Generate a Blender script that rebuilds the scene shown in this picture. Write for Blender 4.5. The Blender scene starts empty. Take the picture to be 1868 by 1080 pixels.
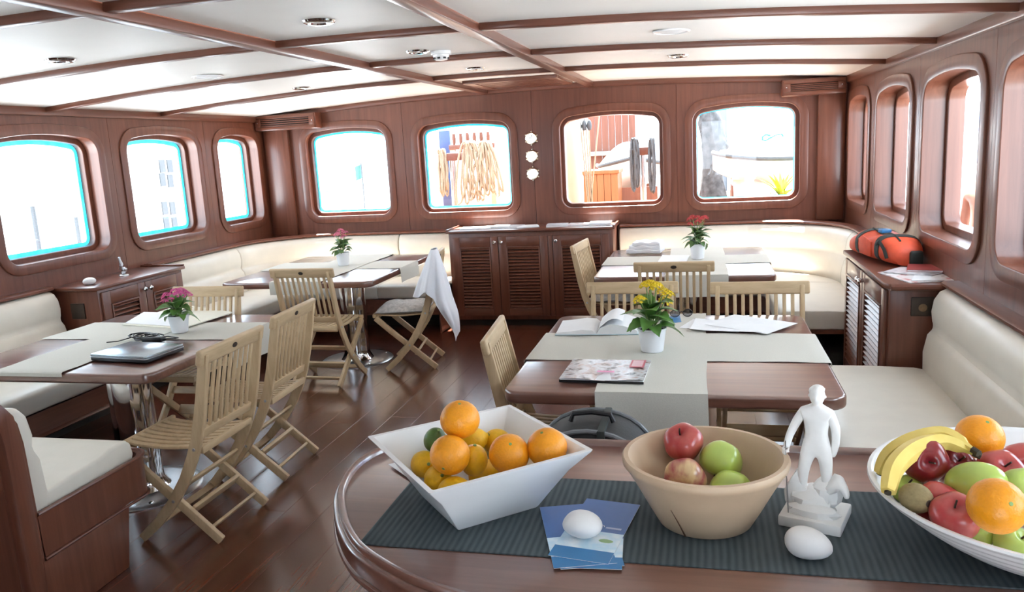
import bpy, bmesh, math, random
from mathutils import Vector, Matrix
from mathutils.geometry import tessellate_polygon
random.seed(7)
PI = math.pi
S = bpy.context.scene
COL = S.collection

# ------------------------------------------------------------------ camera
F, YAW, PIT, ROL, HCAM = 1450.0, .23976, -.18502, -.05463, 1.68
fw = Vector((-math.sin(YAW)*math.cos(PIT), math.cos(YAW)*math.cos(PIT), math.sin(PIT)))
rt = Vector((math.cos(YAW), math.sin(YAW), 0)); up = rt.cross(fw)
rt, up = (math.cos(ROL)*rt + math.sin(ROL)*up), (-math.sin(ROL)*rt + math.cos(ROL)*up)
cam = bpy.data.cameras.new('camera'); camo = bpy.data.objects.new('camera', cam); COL.objects.link(camo)
M = Matrix.Identity(4)
for i in range(3):
    M[i][0] = rt[i]; M[i][1] = up[i]; M[i][2] = -fw[i]
M[2][3] = HCAM
camo.matrix_world = M
cam.sensor_width = 36; cam.lens = F/1868*36; cam.clip_start = .05; cam.clip_end = 500
S.camera = camo
def P(x, y, z):                                        # photo pixel on a horizontal surface at height z
    d = fw + rt*((x-934)/F) - up*((y-540)/F)
    t = (z-HCAM)/d.z
    return Vector((d.x*t, d.y*t, z))

# ------------------------------------------------------------------ light
W = bpy.data.worlds.new('sky'); S.world = W; W.use_nodes = True
bg = W.node_tree.nodes['Background']; bg.inputs[0].default_value = (.71, .86, 1, 1); bg.inputs[1].default_value = 3.4
sun = bpy.data.lights.new('sun', 'SUN'); sun.energy = 30; sun.angle = .01; sun.color = (1, .96, .90)
suno = bpy.data.objects.new('sun', sun); COL.objects.link(suno)
suno.rotation_euler = (Vector((.06, -.40, -.91))).to_track_quat('-Z', 'Y').to_euler()
suno.location = (-6, 14, 12)
S.view_settings.view_transform = 'Standard'; S.view_settings.look = 'None'
S.view_settings.exposure = 1.46; S.view_settings.gamma = 1; S.view_settings.use_curve_mapping = False

# ------------------------------------------------------------------ materials
def nodes(name):
    m = bpy.data.materials.new(name); m.use_nodes = True
    nt = m.node_tree; b = nt.nodes['Principled BSDF']
    return m, nt, b, nt.nodes.new, nt.links.new
def setp(b, **k):
    for n, v in k.items():
        b.inputs[{'rough': 'Roughness', 'metal': 'Metallic', 'spec': 'Specular IOR Level', 'coat': 'Coat Weight',
                  'crough': 'Coat Roughness', 'sss': 'Subsurface Weight', 'trans': 'Transmission Weight', 'sheen': 'Sheen Weight'}[n]].default_value = v
def c4(c): return (c[0], c[1], c[2], 1)
def ramp(nt, pts):
    r = nt.nodes.new('ShaderNodeValToRGB')
    e = r.color_ramp.elements
    while len(e) < len(pts): e.new(.5)
    for i, (p, c) in enumerate(pts): e[i].position = p; e[i].color = c4(c)
    return r
def plain(name, c, rough=.5, var=.06, scale=30, bump=0, stretch=(1, 1, 1), **k):
    m, nt, b, N, L = nodes(name)
    tc = N('ShaderNodeTexCoord'); mp = N('ShaderNodeMapping'); mp.inputs['Scale'].default_value = stretch
    L(tc.outputs['Object'], mp.inputs[0])
    no = N('ShaderNodeTexNoise'); no.inputs['Scale'].default_value = scale; no.inputs['Detail'].default_value = 4
    L(mp.outputs[0], no.inputs['Vector'])
    r = ramp(nt, [(.3, [v*(1-var) for v in c]), (.7, [min(1, v*(1+var)) for v in c])])
    L(no.outputs['Fac'], r.inputs[0]); L(r.outputs[0], b.inputs['Base Color'])
    if bump:
        bp = N('ShaderNodeBump'); bp.inputs['Strength'].default_value = bump; bp.inputs['Distance'].default_value = .004
        L(no.outputs['Fac'], bp.inputs['Height']); L(bp.outputs[0], b.inputs['Normal'])
    setp(b, rough=rough, **k)
    return m
def wood(name, dark, light, grain, rough=.35, coat=.0, contrast=.25, bump=.05, crough=.18):
    m, nt, b, N, L = nodes(name)
    tc = N('ShaderNodeTexCoord'); oi = N('ShaderNodeObjectInfo')
    ml = N('ShaderNodeMath'); ml.operation = 'MULTIPLY'; ml.inputs[1].default_value = 37.0
    L(oi.outputs['Random'], ml.inputs[0])
    ad = N('ShaderNodeVectorMath'); ad.operation = 'ADD'
    L(tc.outputs['Object'], ad.inputs[0]); L(ml.outputs[0], ad.inputs[1])
    mp = N('ShaderNodeMapping'); mp.inputs['Scale'].default_value = grain
    L(ad.outputs[0], mp.inputs[0])
    no = N('ShaderNodeTexNoise'); no.inputs['Scale'].default_value = 1; no.inputs['Detail'].default_value = 7
    no.inputs['Roughness'].default_value = .62; no.inputs['Distortion'].default_value = .6
    L(mp.outputs[0], no.inputs['Vector'])
    lo = N('ShaderNodeTexNoise'); lo.inputs['Scale'].default_value = 1.3; lo.inputs['Detail'].default_value = 2
    L(ad.outputs[0], lo.inputs['Vector'])
    mx = N('ShaderNodeMath'); mx.operation = 'MULTIPLY_ADD'; mx.inputs[1].default_value = .3; 
    L(lo.outputs['Fac'], mx.inputs[0]); L(no.outputs['Fac'], mx.inputs[2])
    r = ramp(nt, [(.65-contrast, dark), (.65+contrast, light)])
    L(mx.outputs[0], r.inputs[0]); L(r.outputs[0], b.inputs['Base Color'])
    bp = N('ShaderNodeBump'); bp.inputs['Strength'].default_value = bump; bp.inputs['Distance'].default_value = .002
    L(no.outputs['Fac'], bp.inputs['Height']); L(bp.outputs[0], b.inputs['Normal'])
    setp(b, rough=rough, coat=coat, crough=crough)
    return m
MD, ML = (.106, .031, .016), (.190, .064, .036)
M_WALL = wood('mahogany_vertical', MD, ML, (26, 26, 1.3), .38, .3)
M_HORZX = wood('mahogany_along_x', MD, ML, (1.3, 26, 26), .36, .3)
M_HORZY = wood('mahogany_along_y', MD, ML, (26, 1.3, 26), .36, .3)
M_FLOOR = wood('floor_boards', (.055, .016, .009), (.135, .04, .02), (20, 1.2, 20), .24, .4)
M_TABLE = wood('table_mahogany', (.12, .045, .03), (.22, .095, .065), (1.5, 30, 30), .32, 1.0, .25, .01)
M_TABLE.node_tree.nodes['Principled BSDF'].inputs['Coat IOR'].default_value = 1.8
M_TEAK = wood('oiled_teak', (.44, .30, .165), (.66, .485, .29), (30, 30, 6), .5, 0, .3, .1)
M_TEAKX = wood('oiled_teak_cross', (.44, .30, .165), (.66, .485, .29), (5, 30, 30), .5, 0, .3, .1)
M_CREAM = plain('cream_leather', (.76, .71, .62), .42, .03, 9, .05, coat=.05)
M_CEIL = plain('ceiling_laminate', (.86, .84, .80), .5, .015, 4, 0)
M_LINEN = plain('linen_runner', (.60, .575, .51), .85, .05, 260, .15)
M_WHITE = plain('white_ceramic', (.85, .85, .85), .22, .01, 8, 0)
M_POT = plain('white_pot', (.82, .83, .85), .4, .01, 8, 0)
M_PAPER = plain('paper', (.84, .84, .85), .7, .02, 12, 0)
M_PAPERC = plain('cream_card', (.82, .78, .66), .7, .02, 12, 0)
M_TOWEL = plain('terry_cloth', (.86, .86, .90), .95, .03, 300, .5, sheen=.3)
M_CHROME = plain('chrome', (.75, .76, .78), .07, .02, 5, 0, metal=1.0)
M_STEEL = plain('brushed_steel', (.6, .61, .63), .28, .04, 90, 0, metal=1.0)
M_BRASS = plain('polished_brass', (.83, .78, .66), .18, .03, 20, 0, metal=1.0)
M_BLACK = plain('black_plastic', (.012, .012, .014), .35, .2, 20, 0)
M_DARK = plain('dark_void', (.012, .008, .006), .8, .2, 10, 0)  # near-black stands in for shade in toe spaces and behind slats
M_PLASTER = plain('white_plaster', (.84, .83, .81), .6, .03, 40, .1)
M_STONE = plain('white_pebble', (.82, .81, .80), .55, .03, 20, .1)
M_LEAF = plain('leaf', (.10, .22, .045), .4, .35, 18, 0)
M_LEAF2 = plain('leaf_grey_green', (.13, .22, .08), .45, .3, 18, 0)
M_STEM = plain('stem', (.22, .34, .10), .5, .2, 18, 0)
M_SOIL = plain('soil', (.03, .02, .014), .95, .4, 90, .5)
M_PINK = plain('pink_petal', (.72, .10, .34), .5, .2, 60, 0)
M_ROSE = plain('rose_petal', (.78, .22, .34), .5, .2, 60, 0)
M_RED = plain('red_petal', (.62, .06, .07), .5, .2, 60, 0)
M_YEL = plain('yellow_petal', (.92, .66, .01), .5, .12, 60, 0)
M_TRIM = plain('blue_masking_tape', (.02, .45, .70), .6, .05, 30, 0)
M_ORANGE = plain('orange_peel', (.86, .32, .008), .38, .05, 220, .25)
M_LEMON = plain('lemon_peel', (.88, .50, .012), .4, .06, 150, .25)
M_LIME = plain('lime_peel', (.09, .17, .03), .4, .2, 60, .1)
M_GREENAP = plain('green_apple_skin', (.45, .58, .12), .28, .1, 25, 0, coat=.2)
M_NYLON = plain('orange_red_nylon', (.72, .085, .03), .6, .08, 30, .3)
M_STRAP = plain('dark_webbing', (.028, .035, .032), .7, .1, 200, .2)
M_OUTLET = plain('bronze_plate', (.06, .045, .035), .45, .1, 30, 0, metal=.4)
M_MESHW = plain('white_grille', (.78, .78, .79), .5, .02, 60, 0)

def tape_mat():
    m, nt, b, N, L = nodes('blue_tape')
    no = N('ShaderNodeTexNoise'); no.inputs['Scale'].default_value = 14
    r = ramp(nt, [(.35, (.02, .42, .62)), (.7, (.05, .58, .75))]); L(no.outputs[0], r.inputs[0])
    t = N('ShaderNodeBsdfTranslucent'); L(r.outputs[0], t.inputs[0]); L(r.outputs[0], b.inputs['Base Color'])
    mx = N('ShaderNodeMixShader'); mx.inputs[0].default_value = .55
    L(b.outputs[0], mx.inputs[1]); L(t.outputs[0], mx.inputs[2])
    L(mx.outputs[0], nt.nodes['Material Output'].inputs[0]); return m
M_TAPE = tape_mat()
def glass_mat(name, tint=(1, 1, 1), fac=.06):
    m, nt, b, N, L = nodes(name)
    tr = N('ShaderNodeBsdfTransparent'); tr.inputs[0].default_value = c4(tint)
    gl = N('ShaderNodeBsdfGlossy'); gl.inputs['Roughness'].default_value = .02
    no = N('ShaderNodeTexNoise'); no.inputs['Scale'].default_value = 2
    mr = N('ShaderNodeMapRange'); mr.inputs[3].default_value = fac*.9; mr.inputs[4].default_value = fac*1.1
    L(no.outputs[0], mr.inputs[0])
    mx = N('ShaderNodeMixShader'); L(mr.outputs[0], mx.inputs[0]); L(tr.outputs[0], mx.inputs[1]); L(gl.outputs[0], mx.inputs[2])
    L(mx.outputs[0], nt.nodes['Material Output'].inputs[0]); return m
M_GLASS = glass_mat('window_glass')

def apple_mat(name, red, under, up=.5, wd=.17):
    m, nt, b, N, L = nodes(name)
    tc = N('ShaderNodeTexCoord'); mp = N('ShaderNodeMapping'); mp.inputs['Scale'].default_value = (42, 42, 7)
    L(tc.outputs['Object'], mp.inputs[0])
    no = N('ShaderNodeTexNoise'); no.inputs['Scale'].default_value = 1; no.inputs['Detail'].default_value = 4; L(mp.outputs[0], no.inputs['Vector'])
    big = N('ShaderNodeTexNoise'); big.inputs['Scale'].default_value = 16; L(tc.outputs['Object'], big.inputs['Vector'])
    ad = N('ShaderNodeMath'); ad.operation = 'ADD'; L(no.outputs[0], ad.inputs[0]); L(big.outputs[0], ad.inputs[1])
    hf = N('ShaderNodeMath'); hf.operation = 'MULTIPLY'; hf.inputs[1].default_value = .5; L(ad.outputs[0], hf.inputs[0])
    r = ramp(nt, [(up-wd, red), (up+wd, under)]); L(hf.outputs[0], r.inputs[0]); L(r.outputs[0], b.inputs['Base Color'])
    setp(b, rough=.28, coat=.25); return m
M_REDAP = apple_mat('red_apple_skin', (.42, .035, .04), (.60, .16, .12), .58)
M_DARKAP = apple_mat('dark_red_apple_skin', (.20, .010, .016), (.38, .05, .04), .62)
M_BLUSHAP = apple_mat('blush_apple_skin', (.36, .05, .07), (.70, .50, .26), .49, .07)
def stripes_mat(name, c1, c2, axis, freq, rough=.8, bump=.4):
    m, nt, b, N, L = nodes(name)
    tc = N('ShaderNodeTexCoord'); w = N('ShaderNodeTexWave'); w.wave_type = 'BANDS'; w.bands_direction = axis
    w.inputs['Scale'].default_value = freq; w.inputs['Distortion'].default_value = .4; w.inputs['Detail'].default_value = 1
    L(tc.outputs['Object'], w.inputs[0])
    no = N('ShaderNodeTexNoise'); no.inputs['Scale'].default_value = 60
    mp = N('ShaderNodeMapping'); mp.inputs['Scale'].default_value = (1, .25, 1) if axis == 'X' else (.25, 1, 1)
    L(tc.outputs['Object'], mp.inputs[0]); L(mp.outputs[0], no.inputs['Vector'])
    ad = N('ShaderNodeMath'); ad.operation = 'MULTIPLY_ADD'; ad.inputs[1].default_value = .55; L(w.outputs['Fac'], ad.inputs[0])
    sb = N('ShaderNodeMath'); sb.operation = 'MULTIPLY'; sb.inputs[1].default_value = .7; L(no.outputs[0], sb.inputs[0]); L(sb.outputs[0], ad.inputs[2])
    r = ramp(nt, [(.25, c1), (.85, c2)]); L(ad.outputs[0], r.inputs[0]); L(r.outputs[0], b.inputs['Base Color'])
    bp = N('ShaderNodeBump'); bp.inputs['Strength'].default_value = bump; bp.inputs['Distance'].default_value = .002
    L(w.outputs['Fac'], bp.inputs['Height']); L(bp.outputs[0], b.inputs['Normal']); setp(b, rough=rough); return m
M_MAT = stripes_mat('woven_mat', (.034, .048, .054), (.072, .094, .102), 'X', 26, .85, .2)
def print_mat(name, cols, scale, rough=.3, seed=0):
    m, nt, b, N, L = nodes(name)
    tc = N('ShaderNodeTexCoord'); mp = N('ShaderNodeMapping'); mp.inputs['Location'].default_value = (seed, seed*1.7, 0)
    L(tc.outputs['Object'], mp.inputs[0])
    no = N('ShaderNodeTexNoise'); no.inputs['Scale'].default_value = scale; no.inputs['Detail'].default_value = 3; L(mp.outputs[0], no.inputs['Vector'])
    r = ramp(nt, [(.32+.36*i/(len(cols)-1), c) for i, c in enumerate(cols)])
    L(no.outputs[0], r.inputs[0]); L(r.outputs[0], b.inputs['Base Color']); setp(b, rough=rough); return m
M_MAG1 = print_mat('magazine_cover', [(.07, .06, .06), (.45, .42, .42), (.72, .72, .74), (.62, .60, .62), (.55, .42, .37), (.2, .15, .14)], 22, .2, 3)
M_MAG2 = print_mat('magazine_cover_red', [(.5, .1, .1), (.75, .7, .68), (.8, .8, .8), (.45, .25, .25)], 16, .3, 9)
M_MAG3 = print_mat('magazine_cover_grey', [(.35, .37, .4), (.7, .72, .75), (.55, .5, .5)], 14, .3, 5)
M_MAGR = plain('red_cover', (.42, .07, .07), .4, .1, 20)
M_BLUE = plain('blue_print', (.075, .17, .42), .35, .08, 12)
M_BLUE2 = plain('deep_blue_print', (.03, .20, .45), .35, .08, 12)
M_SKYP = print_mat('pale_blue_print', [(.85, .9, .93), (.55, .75, .88), (.9, .93, .95)], 18, .4, 2)
M_GREENP = plain('green_print', (.25, .4, .18), .4, .1, 12)
M_BOWLW = wood('pale_turned_wood', (.50, .345, .225), (.64, .475, .32), (6, 6, 2), .5, 0, .35, .03)
M_CRACK = plain('dark_crack', (.10, .04, .02), .8, .2, 30)
M_BANANA = print_mat('banana_skin', [(.80, .58, .12), (.86, .66, .18), (.80, .60, .15)], 20, .45, 1)
M_BANTIP = plain('banana_tip', (.06, .045, .03), .7, .2, 60)
M_KIWI = plain('kiwi_skin', (.30, .23, .11), .8, .15, 150, .2)
M_FUR = plain('grey_fleece', (.52, .49, .46), .95, .25, 45, .8, sheen=.5)
M_LAPTOP = plain('silver_blue_lid', (.36, .42, .46), .22, .05, 4, 0, metal=.75)

# ------------------------------------------------------------------ mesh helpers
class MB:
    def __init__(s): s.v = []; s.f = []
    def add(s, vs, fs):
        o = len(s.v); s.v += [tuple(v) for v in vs]; s.f += [tuple(i+o for i in f) for f in fs]; return s
    def box(s, x0, x1, y0, y1, z0, z1):
        return s.add([(x, y, z) for x in (x0, x1) for y in (y0, y1) for z in (z0, z1)],
                     [(0, 1, 3, 2), (4, 6, 7, 5), (0, 4, 5, 1), (2, 3, 7, 6), (0, 2, 6, 4), (1, 5, 7, 3)])
    def prism(s, poly, z0, z1, mp=lambda a, b, c: (a, b, c)):
        n = len(poly)
        s.add([mp(a, b, z0) for a, b in poly] + [mp(a, b, z1) for a, b in poly],
              [tuple(range(n))[::-1], tuple(range(n, 2*n))] + [(i, (i+1) % n, n+(i+1) % n, n+i) for i in range(n)]); return s
    def loft(s, rings, close=True, cap=True, loop=False):
        n = len(rings[0]); fs = []
        m = len(rings)
        for k in range(m if loop else m-1):
            k2 = (k+1) % m
            for i in range(n if close else n-1):
                j = (i+1) % n
                fs.append((k*n+i, k*n+j, k2*n+j, k2*n+i))
        if cap and close and not loop:
            fs.append(tuple(range(n))[::-1]); fs.append(tuple(range((m-1)*n, m*n)))
        return s.add([p for r in rings for p in r], fs)
    def lathe(s, prof, n=24, c=(0, 0, 0), ax=None):
        rings = []
        for r, z in prof:
            rings.append([(c[0]+r*math.cos(2*PI*i/n), c[1]+r*math.sin(2*PI*i/n), c[2]+z) for i in range(n)])
        return s.loft(rings)
    def tube(s, path, r, n=8, flat=1.0):
        path = [Vector(p) for p in path]; rings = []
        ref = None
        for i, p in enumerate(path):
            t = (path[min(i+1, len(path)-1)]-path[max(i-1, 0)]).normalized()
            if ref is None:
                ref = Vector((0, 0, 1)) if abs(t.z) < .9 else Vector((1, 0, 0))
            a = (ref - t*ref.dot(t)).normalized(); b = t.cross(a); ref = a
            rr = r(i/(len(path)-1)) if callable(r) else r
            rings.append([p + a*(rr*math.cos(2*PI*k/n)) + b*(rr*flat*math.sin(2*PI*k/n)) for k in range(n)])
        return s.loft(rings)
    def bar(s, p0, p1, w, h, up=(0, 0, 1)):
        p0, p1 = Vector(p0), Vector(p1); t = (p1-p0).normalized(); u = Vector(up)
        a = t.cross(u).normalized(); b = a.cross(t).normalized()
        q = [(-1, -1), (1, -1), (1, 1), (-1, 1)]
        return s.loft([[p + a*(w/2*i) + b*(h/2*j) for i, j in q] for p in (p0, p1)])
    def strip(s, path, w, mp, c0, c1):
        """ribbon of width w along a 2D path, extruded from c0 to c1"""
        pts = [Vector(p) for p in path]; L, R = [], []
        for i, p in enumerate(pts):
            t = (pts[min(i+1, len(pts)-1)]-pts[max(i-1, 0)]).normalized(); n = Vector((-t.y, t.x))
            ww = w(i/(len(pts)-1)) if callable(w) else w
            L.append(p+n*ww/2); R.append(p-n*ww/2)
        return s.loft([[mp(L[i][0], L[i][1], c0), mp(L[i][0], L[i][1], c1), mp(R[i][0], R[i][1], c1), mp(R[i][0], R[i][1], c0)] for i in range(len(pts))])
    def grid(s, fn, nu, nv):
        return s.add([fn(i/nu, j/nv) for i in range(nu+1) for j in range(nv+1)],
                     [(i*(nv+1)+j, (i+1)*(nv+1)+j, (i+1)*(nv+1)+j+1, i*(nv+1)+j+1) for i in range(nu) for j in range(nv)])
    def xf(s, m):
        s.v = [tuple(m @ Vector(v)) for v in s.v]; return s

def mesh(mb, name, bevel=0, seg=2, smooth=True, ang=35, solid=0, sub=0):
    me = bpy.data.meshes.new(name); me.from_pydata(mb.v, [], mb.f)
    bm = bmesh.new(); bm.from_mesh(me)
    bmesh.ops.recalc_face_normals(bm, faces=bm.faces)
    if solid:
        bmesh.ops.solidify(bm, geom=bm.faces[:], thickness=solid)
        bmesh.ops.recalc_face_normals(bm, faces=bm.faces)
    if bevel:
        ed = [e for e in bm.edges if len(e.link_faces) == 2 and e.calc_face_angle(0) > .6]
        if ed: bmesh.ops.bevel(bm, geom=ed, offset=bevel, segments=seg, profile=.5, affect='EDGES', clamp_overlap=True)
    for _ in range(sub):
        bmesh.ops.subdivide_edges(bm, edges=bm.edges[:], cuts=1, use_grid_fill=True, smooth=1.0)
    bm.to_mesh(me); bm.free()
    if smooth:
        me.polygons.foreach_set('use_smooth', [True]*len(me.polygons))
        me.set_sharp_from_angle(angle=math.radians(ang))
    return me
def link(name, data, mat=None, parent=None, loc=None, rot=None, world=False):
    o = bpy.data.objects.new(name, data); COL.objects.link(o)
    if data is not None and mat is not None and not data.materials: data.materials.append(mat)
    if parent is not None:
        o.parent = parent
        if world:
            p = parent; off = Vector((0, 0, 0))
            while p: off += p.location; p = p.parent
            o.location = -off
    if loc is not None: o.location = loc
    if rot is not None: o.rotation_euler = rot
    return o
def ob(name, mb, mat, parent=None, loc=None, rot=None, world=False, **k):
    return link(name, mesh(mb, name, **k), mat, parent, loc, rot, world)
def tag(o, label=None, cat=None, group=None, kind=None):
    if label: o['label'] = label
    if cat: o['category'] = cat
    if group: o['group'] = group
    if kind: o['kind'] = kind
    return o
def thing(name, label, cat, loc=(0, 0, 0), rz=0, group=None):
    o = bpy.data.objects.new(name, None); COL.objects.link(o); o.location = loc; o.rotation_euler = (0, 0, rz)
    o.empty_display_size = .1
    return tag(o, label, cat, group)
def struct(name, loc=(0, 0, 0)):
    o = bpy.data.objects.new(name, None); COL.objects.link(o); o.location = loc; o['kind'] = 'structure'; return o
def copy_tree(o, parent=None):
    c = o.copy(); COL.objects.link(c)
    if parent is not None:
        c.parent = parent; c.matrix_parent_inverse = o.matrix_parent_inverse
    for ch in list(o.children): copy_tree(ch, c)
    return c
def skin(name, verts, edges, radii, mat, parent=None, sub=2, root=0, world=False, loc=None, rot=None):
    me = bpy.data.meshes.new(name); me.from_pydata(verts, edges, [])
    o = bpy.data.objects.new(name, me); COL.objects.link(o)
    o.modifiers.new('skin', 'SKIN'); 
    for i, r in enumerate(radii):
        sv = me.skin_vertices[0].data[i]; sv.radius = (r, r) if not isinstance(r, tuple) else r; sv.use_root = (i == root)
    sm = o.modifiers.new('sub', 'SUBSURF'); sm.levels = sub; sm.render_levels = sub
    dg = bpy.context.evaluated_depsgraph_get()
    m2 = bpy.data.meshes.new_from_object(o.evaluated_get(dg)); m2.name = name
    bpy.data.objects.remove(o, do_unlink=True)
    m2.polygons.foreach_set('use_smooth', [True]*len(m2.polygons))
    m2.materials.clear(); m2.materials.append(mat)
    return link(name, m2, None, parent, loc, rot, world)
def rrect(w, h, r, n=5, arch=0, cx=0, cy=0):
    """rounded rectangle, optional arched top; counter-clockwise"""
    pts = []
    for qx, qy, a0 in ((1, -1, -PI/2), (1, 1, 0), (-1, 1, PI/2), (-1, -1, PI)):
        for i in range(n+1):
            a = a0+PI/2*i/n
            x = qx*(w/2-r)+r*math.cos(a); y = qy*(h/2-r)+r*math.sin(a)
            pts.append([x, y])
        if (qx, qy) == (1, 1):
            for k in range(1, 8): pts.append([(w/2-r)*(1-k/4), h/2])
    if arch:
        for p in pts:
            if p[1] > 0: p[1] += arch*(1-(2*p[0]/w)**2)*(p[1]/(h/2)) - arch*0
    return [(cx+p[0], cy+p[1]) for p in pts]

# ------------------------------------------------------------------ room shell
XL, XR, YB, YA = -4.45, 1.25, 7.65, -1.6
XC = -1.58
def zc(x): return 2.245 - .015*(x-XC)**2
mapL = lambda a, b, d: (XL-d, a, b)          # a = y, b = z, d = depth outwards
mapR = lambda a, b, d: (XR+d, a, b)
mapB = lambda a, b, d: (a, YB+d, b)
mapA = lambda a, b, d: (a, YA-d, b)
def holed(mb, outer, holes, mp, d):
    pts = [Vector((a, b, 0)) for a, b in outer]; lists = [pts]
    for h in holes: lists.append([Vector((a, b, 0)) for a, b in h])
    flat = [p for l in lists for p in l]
    mb.add([mp(p.x, p.y, d) for p in flat], tessellate_polygon(lists)); return mb
def ztop(mp, a): return zc(mp(a, 0, 0)[0])+.01
def outline(a0, a1, mp, z0=0.0, n=10):
    top = [(a1+(a0-a1)*i/n, ztop(mp, a1+(a0-a1)*i/n)) for i in range(n+1)]
    return [(a0, z0), (a1, z0)] + top
def wall(name, mp, a0, a1, bays, holes, shell=.2):
    """outer skin carrying one panel per bay; holes[i] belongs to bays[i] or is None"""
    skin_ = holed(MB(), outline(a0, a1, mp), [h for h in holes if h], mp, shell)
    root = ob(name, skin_, M_WALL, smooth=False); root['kind'] = 'structure'
    for (b0, b1), h in zip(bays, holes):
        mb = MB(); g = .0015
        o = outline(b0+g, b1-g, mp)
        holed(mb, o, [h] if h else [], mp, 0)
        o2 = o; n = len(o2)                      # edges of the panel
        mb.add([mp(a, b, 0) for a, b in o2]+[mp(a, b, .012) for a, b in o2], [(i, (i+1) % n, n+(i+1) % n, n+i) for i in range(n)])
        if h:
            n = len(h)
            mb.add([mp(a, b, 0) for a, b in h]+[mp(a, b, shell) for a, b in h], [(i, (i+1) % n, n+(i+1) % n, n+i) for i in range(n)])
        ob('wall_panel', mb, M_WALL, root, ang=40)
    mb = MB()                                    # backing behind the panel joints
    return root
RW, AR = .10, .045
def hole(c, w, z0=1.075, z1=1.90): return rrect(w, z1-z0, RW, 6, AR, c, (z0+z1)/2)
def ring(mb, c, w, z0, z1, prof, mp):
    rings = [[mp(a, b, d) for a, b in rrect(w+2*o, z1-z0+2*o, max(.01, RW+o), 6, AR, c, (z0+z1)/2)] for o, d in prof]
    return mb.loft(rings, close=True, cap=False)
NW = [0]
def window(c, w, mp, z0=1.075, z1=1.90, tape=None, deep=.15):
    NW[0] += 1
    base = mp(c, z0, 0)
    r = struct('window_%d' % NW[0], base)
    ob('window_trim', ring(MB(), c, w, z0, z1, [(-.003, .02), (-.003, -.010), (-.001, -.0135), (.003, -.015), (.064, -.014), (.068, -.0125), (.07, -.009), (.07, .002)], mp), M_WALL, r, world=True, ang=28)
    ob('window_frame', ring(MB(), c, w, z0, z1, [(0, deep-.055), (-.032, deep-.055), (-.036, deep-.051), (-.038, deep+.002), (-.038, deep+.03), (0, deep+.03)], mp), M_WALL, r, world=True, ang=28)
    poly = rrect(w-.07, z1-z0-.07, RW-.035, 6, AR, c, (z0+z1)/2)
    ob('pane', holed(MB(), poly, [], mp, deep), M_GLASS, r, world=True, smooth=False)
    if tape:
        t = MB(); ring(t, c, w, z0, z1, [(-.036, deep-.004), (-.036-tape, deep-.004)], mp)
        tag(ob('masking_tape', t, M_TAPE, r, world=True, smooth=False), 'strip of blue masking tape around the glass')
    return r
# side windows: (centre y, width)
LW = [(2.30, .95), (3.53, .95), (4.76, .96), (6.015, .93), (7.145, .71)]
RWN = [(.85, .96), (2.10, .96), (3.35, .96), (4.60, .98), (5.885, .97), (7.09, .82)]
BW = [(-3.53, .89), (-2.275, .95), (-.833, .97), (.39, .94)]
AW = [(-3.4, .95)]
bl = [YA, 1.68, 2.915, 4.145, 5.39, 6.62, YB]
br = [YA, .2, 1.475, 2.725, 3.97, 5.24, 6.53, YB]
wall('wall_left', mapL, YA, YB, list(zip(bl[:-1], bl[1:])), [None]+[hole(c, w) for c, w in LW])
wall('wall_right', mapR, YA, YB, list(zip(br[:-1], br[1:])), [None]+[hole(c, w) for c, w in RWN])
bb = [XL, -2.9, XC, -.22, XR]
wall('wall_back', mapB, XL, XR, list(zip(bb[:-1], bb[1:])), [hole(c, w, 1.07, 1.92) for c, w in BW])
door = [(-.05, .05), (1.15, .05), (1.15, 2.05), (-.05, 2.05)]  # opening cut in the unseen aft wall to let light in
ba = [XL, -2.35, XR]
wall('wall_aft', mapA, XL, XR, list(zip(ba[:-1], ba[1:])), [hole(AW[0][0], .95), door])
for c, w in LW: window(c, w, mapL, tape=.03)
for c, w in RWN: window(c, w, mapR, deep=.165)
for i, (c, w) in enumerate(BW): window(c, w, mapB, 1.07, 1.92, tape=.02 if i in (0, 1) else (.008 if i == 3 else None), deep=.12)
for c, w in AW: window(c, w, mapA)
# made-up glazed opening behind the camera, sized for the light it admits
for k in range(2):                                # unseen doors, added to light the foreground from behind
    xa = -.05+k*.6; d1 = struct('door_%d' % (k+1), (xa, YA-.05, 0.05))
    for a in ((0, .06, 0, 2), (.54, .60, 0, 2)): ob('door_stile', MB().box(a[0], a[1], -.02, .02, a[2], a[3]), M_WALL, d1, bevel=.004)
    for a in ((.06, .54, 0, .12), (.06, .54, 1.93, 2)): ob('door_rail', MB().box(a[0], a[1], -.02, .02, a[2], a[3]), M_HORZX, d1, bevel=.004)
    ob('pane', MB().box(.06, .54, -.003, .003, .12, 1.93), M_GLASS, d1)

# floor: sub-floor and boards
fl = ob('floor', MB().box(XL-.2, XR+.2, YA-.2, YB+.2, -.1, -.02), M_DARK); fl['kind'] = 'structure'
bw = .19; nb = int((XR-XL)/bw)+1
bm_ = {}
for i in range(nb):
    x0 = XL+i*bw; cuts = [YA, YA+1.4+(i*1.37) % 2.6]
    while cuts[-1]+2.6 < YB: cuts.append(cuts[-1]+2.6)
    cuts.append(YB)
    for y0, y1 in zip(cuts[:-1], cuts[1:]):
        L = round(y1-y0, 3)
        if L not in bm_: bm_[L] = mesh(MB().box(.0005, bw-.0005, .0005, L-.0005, -.02, 0), 'plank', bevel=.0006, seg=1)
        link('plank', bm_[L], M_FLOOR, fl, loc=(x0, y0, 0))

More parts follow.
